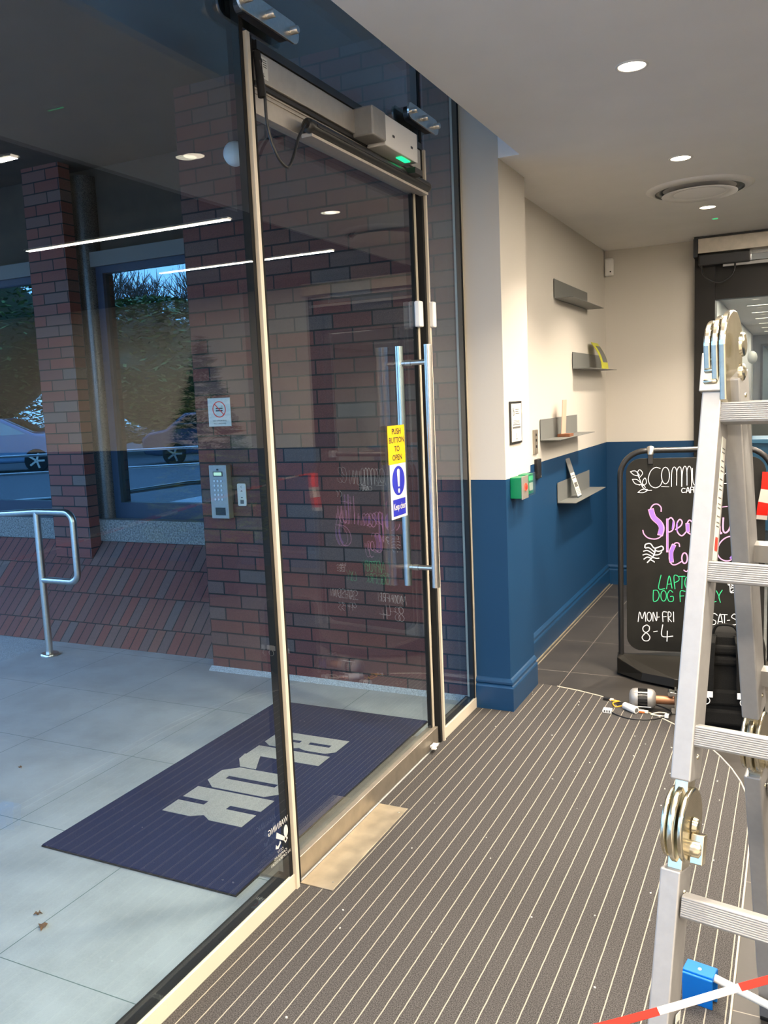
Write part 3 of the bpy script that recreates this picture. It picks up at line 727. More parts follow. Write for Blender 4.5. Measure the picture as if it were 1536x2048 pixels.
eb = empty('exit_button', (0.175, 3.858, 1.018), 'green box with grey plate and glowing red ring on the column corner', 'exit button')
MB().box(0.0, 0.055, 0, 0.098, 0, 0.100).build('back_box', M['green'], eb, 0.003)
MB().box(0.055, 0.060, -0.001, 0.099, -0.004, 0.104).build('face_plate', M['alu_op'], eb, 0.001)
MB().lathe((0.060, 0.050, 0.052), (1, 0, 0), [(0, 0.018), (0.004, 0.018)], 24).build('red_ring', M['redled'], eb)
MB().lathe((0.064, 0.050, 0.052), (1, 0, 0), [(0, 0.0125), (0.004, 0.012)], 24).build('push_button', M['red'], eb)
bg_ = empty('break_glass_point', (0.175, 3.985, 1.022), 'green emergency break glass unit with clear cover beside the exit button', 'call point')
MB().box(0.0, 0.050, 0, 0.095, 0, 0.098).build('body', M['green'], bg_, 0.004)
MB().box(0.050, 0.052, 0.020, 0.075, 0.018, 0.055).build('glass_element', M['signwhite'], bg_)
MB().box(0.050, 0.0515, 0.012, 0.083, 0.066, 0.088).build('legend_strip', M['cgreen'], bg_)
MB().box(0.056, 0.060, -0.002, 0.098, -0.004, 0.102).build('clear_cover', M['clear'], bg_)

sw = MB().box(0.0, 0.010, 0, 0.075, 0, 0.135).build('switch_plate', M['steel_dull'], None, 0.001, loc=(0.06, 4.655, 1.170))
tag(sw, 'narrow steel switch plate on the cream wall above the blue dado', 'switch plate')
for z in (0.035, 0.07, 0.10): MB().box(0.010, 0.013, 0.028, 0.046, z, z+0.014).build('switch', M['black'], sw)
rd = MB().box(0.0, 0.022, 0, 0.075, 0, 0.110).build('card_reader', M['black'], None, 0.003, loc=(0.06, 4.675, 1.030))
tag(rd, 'black card reader across the edge of the blue dado beneath the switch plate', 'card reader')
MB().box(0.022, 0.0225, 0.058, 0.064, 0.008, 0.014).build('indicator', M['signwhite'], rd)
sr = MB().prism(rrect(-0.055, 0.055, -0.035, 0.035, 0.03), (0, 0, 0), (0, 1, 0), (0, 0, 1), 0.035).build('motion_detector', M['white'], None, 0.004, loc=(0.06, 4.42, 2.43))
tag(sr, 'grey white motion detector high on the cream wall near the ceiling corner', 'detector')
MB().box(0.035, 0.037, -0.03, 0.03, -0.012, 0.012).build('lens', M['clear'], sr)
sn = MB().box(0, 0.065, -0.05, 0.0, 0, 0.130).build('alarm_sensor', M['white'], None, 0.012, loc=(0.065, 6.69, 2.355))
tag(sn, 'white alarm sensor in the corner above the back wall', 'sensor')
MB().lathe((0.045, -0.05, 0.03), (0, -1, 0), [(0, 0.006), (0.002, 0.005)], 12).build('lens', M['ink'], sn)

# L-shaped shelves
def shelf(y0, y1, yl0, yl1, z, h, label, flip=1):
    r = empty('wall_shelf', (0.06, y0, z), label, 'shelf', 'grey metal wall shelves')
    MB().box(0.004, 0.0065, 0, y1-y0, 0.0, h).build('back_plate', M['shelf'], r)
    MB().box(0.0, 0.004, 0.01, y1-y0-0.01, 0.01, h-0.01).build('mounting_strip', M['blackframe'], r)
    MB().box(0.0065, 0.118, yl0-y0, yl1-y0, 0.0, 0.0035).build('ledge', M['shelf'], r)
    return r
shelf(5.16, 6.05, 5.17, 6.05, 2.066, 0.115, 'top empty grey shelf on the cream wall')
shelf(5.60, 6.50, 5.61, 6.50, 1.655, 0.110, 'second grey shelf down, with a yellow booklet on it')
shelf(4.80, 5.70, 4.80, 5.72, 1.238, 0.120, 'third grey shelf with a pale leaflet in a wooden block')
shelf(5.16, 6.05, 5.16, 6.06, 0.832, 0.125, 'lowest grey shelf, on the blue dado, holding a leaflet')
# yellow booklet, curved, leaning on the second shelf
bk = MB(); n_ = 8; vs = []
for i in range(n_+1):
    t = i/n_; x = 0.10-0.075*t+0.018*math.sin(PI*t); z = 0.185*t
    for y in (0.0, 0.21): vs.append((x, y, z))
bk.add([(v[0], v[1], v[2]) for v in vs], [(2*i, 2*i+1, 2*i+3, 2*i+2) for i in range(n_)], True)
bk.add([(v[0]-0.004, v[1], v[2]) for v in vs], [(2*i, 2*i+2, 2*i+3, 2*i+1) for i in range(n_)], True)
k0 = len(bk.f)
bk.add([(v[0]-(0.004 if j else 0), 0, v[2]) for v in vs[::2] for j in (0, 1)], [(2*i, 2*i+2, 2*i+3, 2*i+1) for i in range(n_)])
bk.add([(v[0]-(0.004 if j else 0), 0.21, v[2]) for v in vs[::2] for j in (0, 1)], [(2*i, 2*i+1, 2*i+3, 2*i+2) for i in range(n_)])
M['booklet'] = mat('booklet_yellow', (0.42, 0.42, 0.01), 0.35)
o = bk.build('booklet', M['booklet'], None, loc=(0.065, 6.05, 1.6590)); tag(o, 'curved yellow booklet leaning on the second grey shelf', 'booklet')
m = MB(); vv = [(v[0]+0.0007, v[1], v[2]) for v in vs]
m.add([(vv[2*i][0], 0.05+0.15*j, vv[2*i][2]) for i in range(n_+1) for j in (0, 1)], [(2*i, 2*i+1, 2*i+3, 2*i+2) for i in range(2, n_-1)], True)
m.build('cover_picture', M['inkgrey'], o)
M['peach'] = mat('peach_paper', (0.58, 0.34, 0.25), 0.6); M['wood'] = mat('wood_block', (0.16, 0.06, 0.025), 0.5, noise=0.2)
lf = empty('leaflet_holder', (0.115, 5.10, 1.2417), 'tall peach leaflet standing in a small brown wooden block on the third shelf', 'leaflet')
MB().box(-0.03, 0.045, 0.0, 0.10, 0.0, 0.018).build('wooden_base', M['wood'], lf, 0.002)
MB().obox((0.0, 0.05, 0.118), (0.995, 0, -0.05), (0, 1, 0), (0.05, 0, 0.995), 0.003, 0.098, 0.205).build('leaflet', M['peach'], lf)
m = MB()
for k in range(12): m.obox((0.0022-0.0+0.0014*0, 0.05, 0.19-k*0.011), (1, 0, 0), (0, 1, 0), (0.05, 0, 0.995), 0.0006, 0.06, 0.002)
l2 = empty('leaflet_stand', (0.135, 5.40, 0.8357), 'clear stand with a grey price leaflet leaning on the lowest shelf', 'leaflet')
ax = Vector((-0.30, -0.02, 0.954)).normalized(); nx = Vector((0.954, 0, 0.30)).normalized()
MB().obox(Vector((0.0, 0.05, 0.0))+ax*0.15, nx, (0, 1, 0), ax, 0.004, 0.115, 0.30).build('stand_panel', M['clear'], l2)
MB().obox(Vector((0.0, 0.05, 0.0))+ax*0.15+nx*0.0026, nx, (0, 1, 0), ax, 0.0006, 0.105, 0.28).build('leaflet', M['signwhite'], l2)
m = MB().obox(Vector((0.0, 0.05, 0.0))+ax*0.225+nx*0.0033, nx, (0, 1, 0), ax, 0.0006, 0.105, 0.12); m.build('picture', mat('leaflet_grey', (0.12, 0.12, 0.12), 0.5), l2)
m = MB()
for k in range(5): m.obox(Vector((0.0, 0.02+0.015*k, 0.0))+ax*0.085+nx*0.0033, nx, (0, 1, 0), ax, 0.0006, 0.010, 0.03)
for k in range(4): m.obox(Vector((0.0, 0.05, 0.0))+ax*(0.055-0.010*k)+nx*0.0033, nx, (0, 1, 0), ax, 0.0006, 0.08, 0.002)
for k in range(2): m.obox(Vector((0.0, 0.05, 0.0))+ax*(0.145-0.015*k)+nx*0.0033, nx, (0, 1, 0), ax, 0.0006, 0.08, 0.005)
m.build('print', M['ink'], l2)

# ------------------------------------------------ ceiling fittings
def downlight(x, y, label, first=True):
    r = empty('ceiling_downlight', (x, y, 2.545), label, 'downlight', 'recessed ceiling downlights')
    m = MB(); n_ = 32; prof = [(0.043, 0.0), (0.046, -0.0035), (0.052, -0.003), (0.053, 0.0)]
    vs = [(r_*math.cos(2*PI*k/n_), r_*math.sin(2*PI*k/n_), z) for r_, z in prof for k in range(n_)]
    m.add(vs, [(i*n_+k, (i+1)*n_+k, (i+1)*n_+(k+1) % n_, i*n_+(k+1) % n_) for i in range(3) for k in range(n_)], True)
    m.build('trim_ring', M['white'], r)
    MB().lathe((0, 0, -0.0015), (0, 0, 1), [(0, 0.043), (0.001, 0.043)], 24).build('lamp_face', M['lamp'], r)
    ld = bpy.data.lights.new('lamp', 'AREA'); ld.shape = 'DISK'; ld.size = 0.08; ld.energy = DOWN_W*(0.6 if abs(y-1.74) < 0.1 else 1.0); ld.color = WARM; ld.spread = math.radians(115)
    lo = bpy.data.objects.new('lamp', ld); COL.objects.link(lo); lo.parent = r; lo.location = (0, 0, -0.004)
    return r
downlight(0.886, 3.015, 'round recessed downlight, the nearest one visible in the white ceiling')
downlight(0.886, 4.287, 'round recessed downlight between the nearest light and the ceiling vent')
downlight(0.892, 5.512, 'round recessed downlight just beyond the ceiling vent')
for y, w_ in ((1.74, 'just above the view'), (0.47, 'overhead of the view'), (-0.80, 'behind the view')): downlight(0.886, y, 'round recessed downlight in the white ceiling, '+w_)
def line_light(x0, x1, y, z, label, P=None, grp='linear ceiling lights in the lobby'):
    r = empty('linear_light', ((x0+x1)/2, y, z), label, 'linear light', grp); L = x1-x0
    MB().box(-L/2, L/2, -0.022, 0.022, -0.006, 0.0).build('diffuser', M['lamp'], r)
    MB().box(-L/2-0.006, L/2+0.006, -0.027, -0.0225, -0.008, 0.0).box(-L/2-0.006, L/2+0.006, 0.0225, 0.027, -0.008, 0.0).build('side_channel', M['white'], r)
    ld = bpy.data.lights.new('lamp', 'AREA'); ld.shape = 'RECTANGLE'; ld.size = L; ld.size_y = 0.04; ld.energy = P or LINE_W; ld.color = WARM
    lo = bpy.data.objects.new('lamp', ld); COL.objects.link(lo); lo.parent = r; lo.location = (0, 0, -0.012)
    return r
for i, (y, x0) in enumerate(((2.60, 1.46), (4.05, 1.46), (5.28, 1.44))):
    line_light(x0, x0+1.51, y, 2.545, ('long linear ceiling light in the dark ceiling, reflected nearest at the left edge', 'long linear ceiling light, the brighter upper streak reflected in the glass', 'long linear ceiling light, the lower streak reflected across the mullion')[i])
line_light(1.46, 2.97, -0.6, 2.545, 'added unseen linear light over the pale bounce floor behind the view', 110)  # this lamp and the next two are added to brighten the ceiling by bounce
line_light(4.2, 5.7, -0.6, 2.545, 'added unseen linear light near the far corner behind the view', 110)
line_light(2.8, 4.3, -1.9, 2.545, 'added unseen linear light close to the wall behind the view', 110)
line_light(1.46, 2.97, 1.1, 2.545, 'long linear ceiling light behind the view')
line_light(4.2, 5.7, 2.0, 2.545, 'added unseen linear light over the far side of the lobby')  # added with the lamp below as fill for the unseen lobby side
line_light(4.2, 5.7, 4.7, 2.545, 'added unseen linear light on the far side near the back wall')
vt = empty('ceiling_vent', (0.90, 4.965, 2.545), 'large round white air diffuser in the ceiling', 'vent')
def ring(r0_, r1_, z0_, z1_, n_=48):
    m = MB(); vs = [(r_*math.cos(2*PI*k/n_), r_*math.sin(2*PI*k/n_), z) for r_, z in ((r0_, z0_), (r1_, z1_), (r1_, z1_+0.003), (r0_, z0_+0.003)) for k in range(n_)]
    m.add(vs, [(i*n_+k, ((i+1) % 4)*n_+k, ((i+1) % 4)*n_+(k+1) % n_, i*n_+(k+1) % n_) for i in range(4) for k in range(n_)], True); return m
ring(0.225, 0.27, -0.018, -0.001).build('outer_ring', M['ceil'], vt)
ring(0.185, 0.222, -0.006, -0.012).build('dark_throat', M['shelf'], vt)
ring(0.11, 0.19, -0.026, -0.034).build('middle_cone', M['ceil'], vt)
MB().lathe((0, 0, -0.028), (0, 0, -1), [(0, 0.13), (0.004, 0.12), (0.012, 0.08), (0.016, 0.02)], 40).build('centre_disc', M['ceil'], vt)
gd = MB().lathe((0, 0, 0), (0, 0, -1), [(0, 0.02), (0.003, 0.018)], 20).build('emergency_indicator', M['white'], None, loc=(0.90, 5.90, 2.545))
tag(gd, 'tiny ceiling indicator with a green glow beyond the vent', 'indicator light')
MB().box(-0.016, 0.016, -0.003, 0.003, -0.0045, -0.003).build('green_glow', M['greenled'], gd)
gd2 = copy_tree(gd); gd2.location = (0.90, 2.307, 2.545); gd2['label'] = 'tiny ceiling indicator with green glow, mirrored at upper left in the glass'

# ------------------------------------------------ cafe doorway in the back wall
d2 = empty('door_2', (1.5775, 6.69, 0.0), kind='structure')
MB().box(-0.872, -0.735, -0.06, 0.10, 0.0, 2.535).box(0.735, 0.872, -0.06, 0.10, 0.0, 2.535).box(-0.735, 0.735, -0.02, 0.08, 2.12, 2.37).build('door_frame', M['blackframe'], d2)
MB().box(-0.735, 0.735, 0.0, 0.012, 0.02, 2.12).build('glass_pane', M['pane'], d2)
MB().box(-0.02, 0.02, -0.012, 0.03, 0.02, 2.12).build('meeting_stile', M['blackframe'], d2)
op2 = empty('door_operator', (1.5775, 6.63, 2.375), 'steel faced door operator above the black framed cafe doorway', 'door operator')
MB().box(-0.84, 0.86, -0.11, 0.0, 0.055, 0.155).build('steel_cover', M['steel_dull'], op2, 0.002)
MB().box(-0.865, 0.87, -0.115, 0.0, 0.155, 0.168).box(-0.87, -0.842, -0.112, 0.0, 0.03, 0.155).build('black_trim', M['black'], op2)
MB().box(-0.60, 0.80, -0.06, -0.045, 0.025, 0.037).box(-0.68, 0.80, -0.07, -0.055, -0.045, -0.025).build('track_arm', M['alu'], op2)
MB().box(-0.84, -0.50, -0.10, 0.0, -0.03, 0.05).build('black_housing', M['black'], op2, 0.01)
MB().tube(smooth2([(-0.82, -0.08, 0.0), (-0.80, -0.10, -0.10), (-0.70, -0.10, -0.155), (-0.61, -0.10, -0.10), (-0.60, -0.08, 0.0)]), 0.006, 8).build('cable_loop', M['black'], op2)

# the cafe room beyond
struct('wall_cafe', MB().box(0.30, 0.45, 6.9, 21.0, 0.0, 2.8), M['whitewash'])
struct('wall_cafe', MB().box(0.30, 7.0, 21.0, 21.2, 0.0, 2.8), mat('cafe_far_wall', (0.20, 0.21, 0.21), 0.7, noise=0.15, nscale=2))
struct('wall_cafe', MB().box(7.0, 7.2, 6.9, 21.0, 0.0, 2.8), M['whitewash'])
struct('ceiling', MB().box(0.30, 7.0, 6.9, 21.0, 2.60, 2.8), M['ceil'])
M['slat'] = mat('slat_timber', (0.50, 0.42, 0.30), 0.6)
for i in range(10):
    w_ = ('first', 'second', 'third', 'fourth', 'fifth', 'sixth', 'seventh', 'eighth', 'ninth', 'tenth')[i]
    line_light(0.72, 2.22, 7.9+i*1.3, 2.60, 'slim linear light in the cafe ceiling, the %s beyond the doorway' % w_, 22.0, 'linear lights in the cafe')
for i in range(4):
    w_ = ('nearest', 'second', 'third', 'farthest')[i]
    line_light(3.4, 4.9, 8.5+i*3.0, 2.60, 'linear light over the far side of the cafe, the %s one' % w_, 22.0, 'linear lights on the far side of the cafe')
sl = MB()
for i in range(60): sl.box(2.6+i*0.06, 2.63+i*0.06, 20.93, 20.97, 0.0, 2.6)
o = sl.build('slatted_panel', M['slat']); tag(o, 'pale vertical timber slat panelling on the far cafe wall', 'wall panel')
cw = empty('cafe_window', (1.5, 20.99, 0.7), 'large dim window in the far cafe wall', 'window')
MB().box(-0.9, 1.0, -0.05, 0.0, 0.0, 1.7).build('window_frame', M['blackframe'], cw)
MB().box(-0.85, 0.95, -0.06, -0.05, 0.05, 1.65).build('pane', M['outpane'], cw)
ct = empty('cafe_counter', (2.15, 9.9, 0.0), 'blue fronted counter inside the cafe', 'counter')
MB().box(-1.25, 1.2, -0.3, 0.3, 0.0, 0.91).build('front_panel', mat('counter_blue', (0.06, 0.20, 0.38), 0.4), ct)
MB().box(-1.30, 1.25, -0.35, 0.35, 0.91, 0.95).build('worktop', mat('counter_top', (0.12, 0.30, 0.50), 0.3), ct)
pd = empty('globe_lamp', (1.01, 8.4, 1.747), 'small frosted globe lamp on a thin stem inside the cafe', 'lamp')
MB().lathe((0, 0, -0.055), (0, 0, 1), [(0.0, 0.01), (0.010, 0.025), (0.025, 0.036), (0.055, 0.042), (0.085, 0.036), (0.10, 0.025), (0.11, 0.01)], 20).build('globe', M['signwhite'], pd)
MB().cyl((0, 0, -1.74), (0, 0, -0.05), 0.005, 8).build('stem', M['steel'], pd)
MB().lathe((0, 0, -1.747), (0, 0, 1), [(0, 0.12), (0.02, 0.11)], 24).build('base', M['steel'], pd)

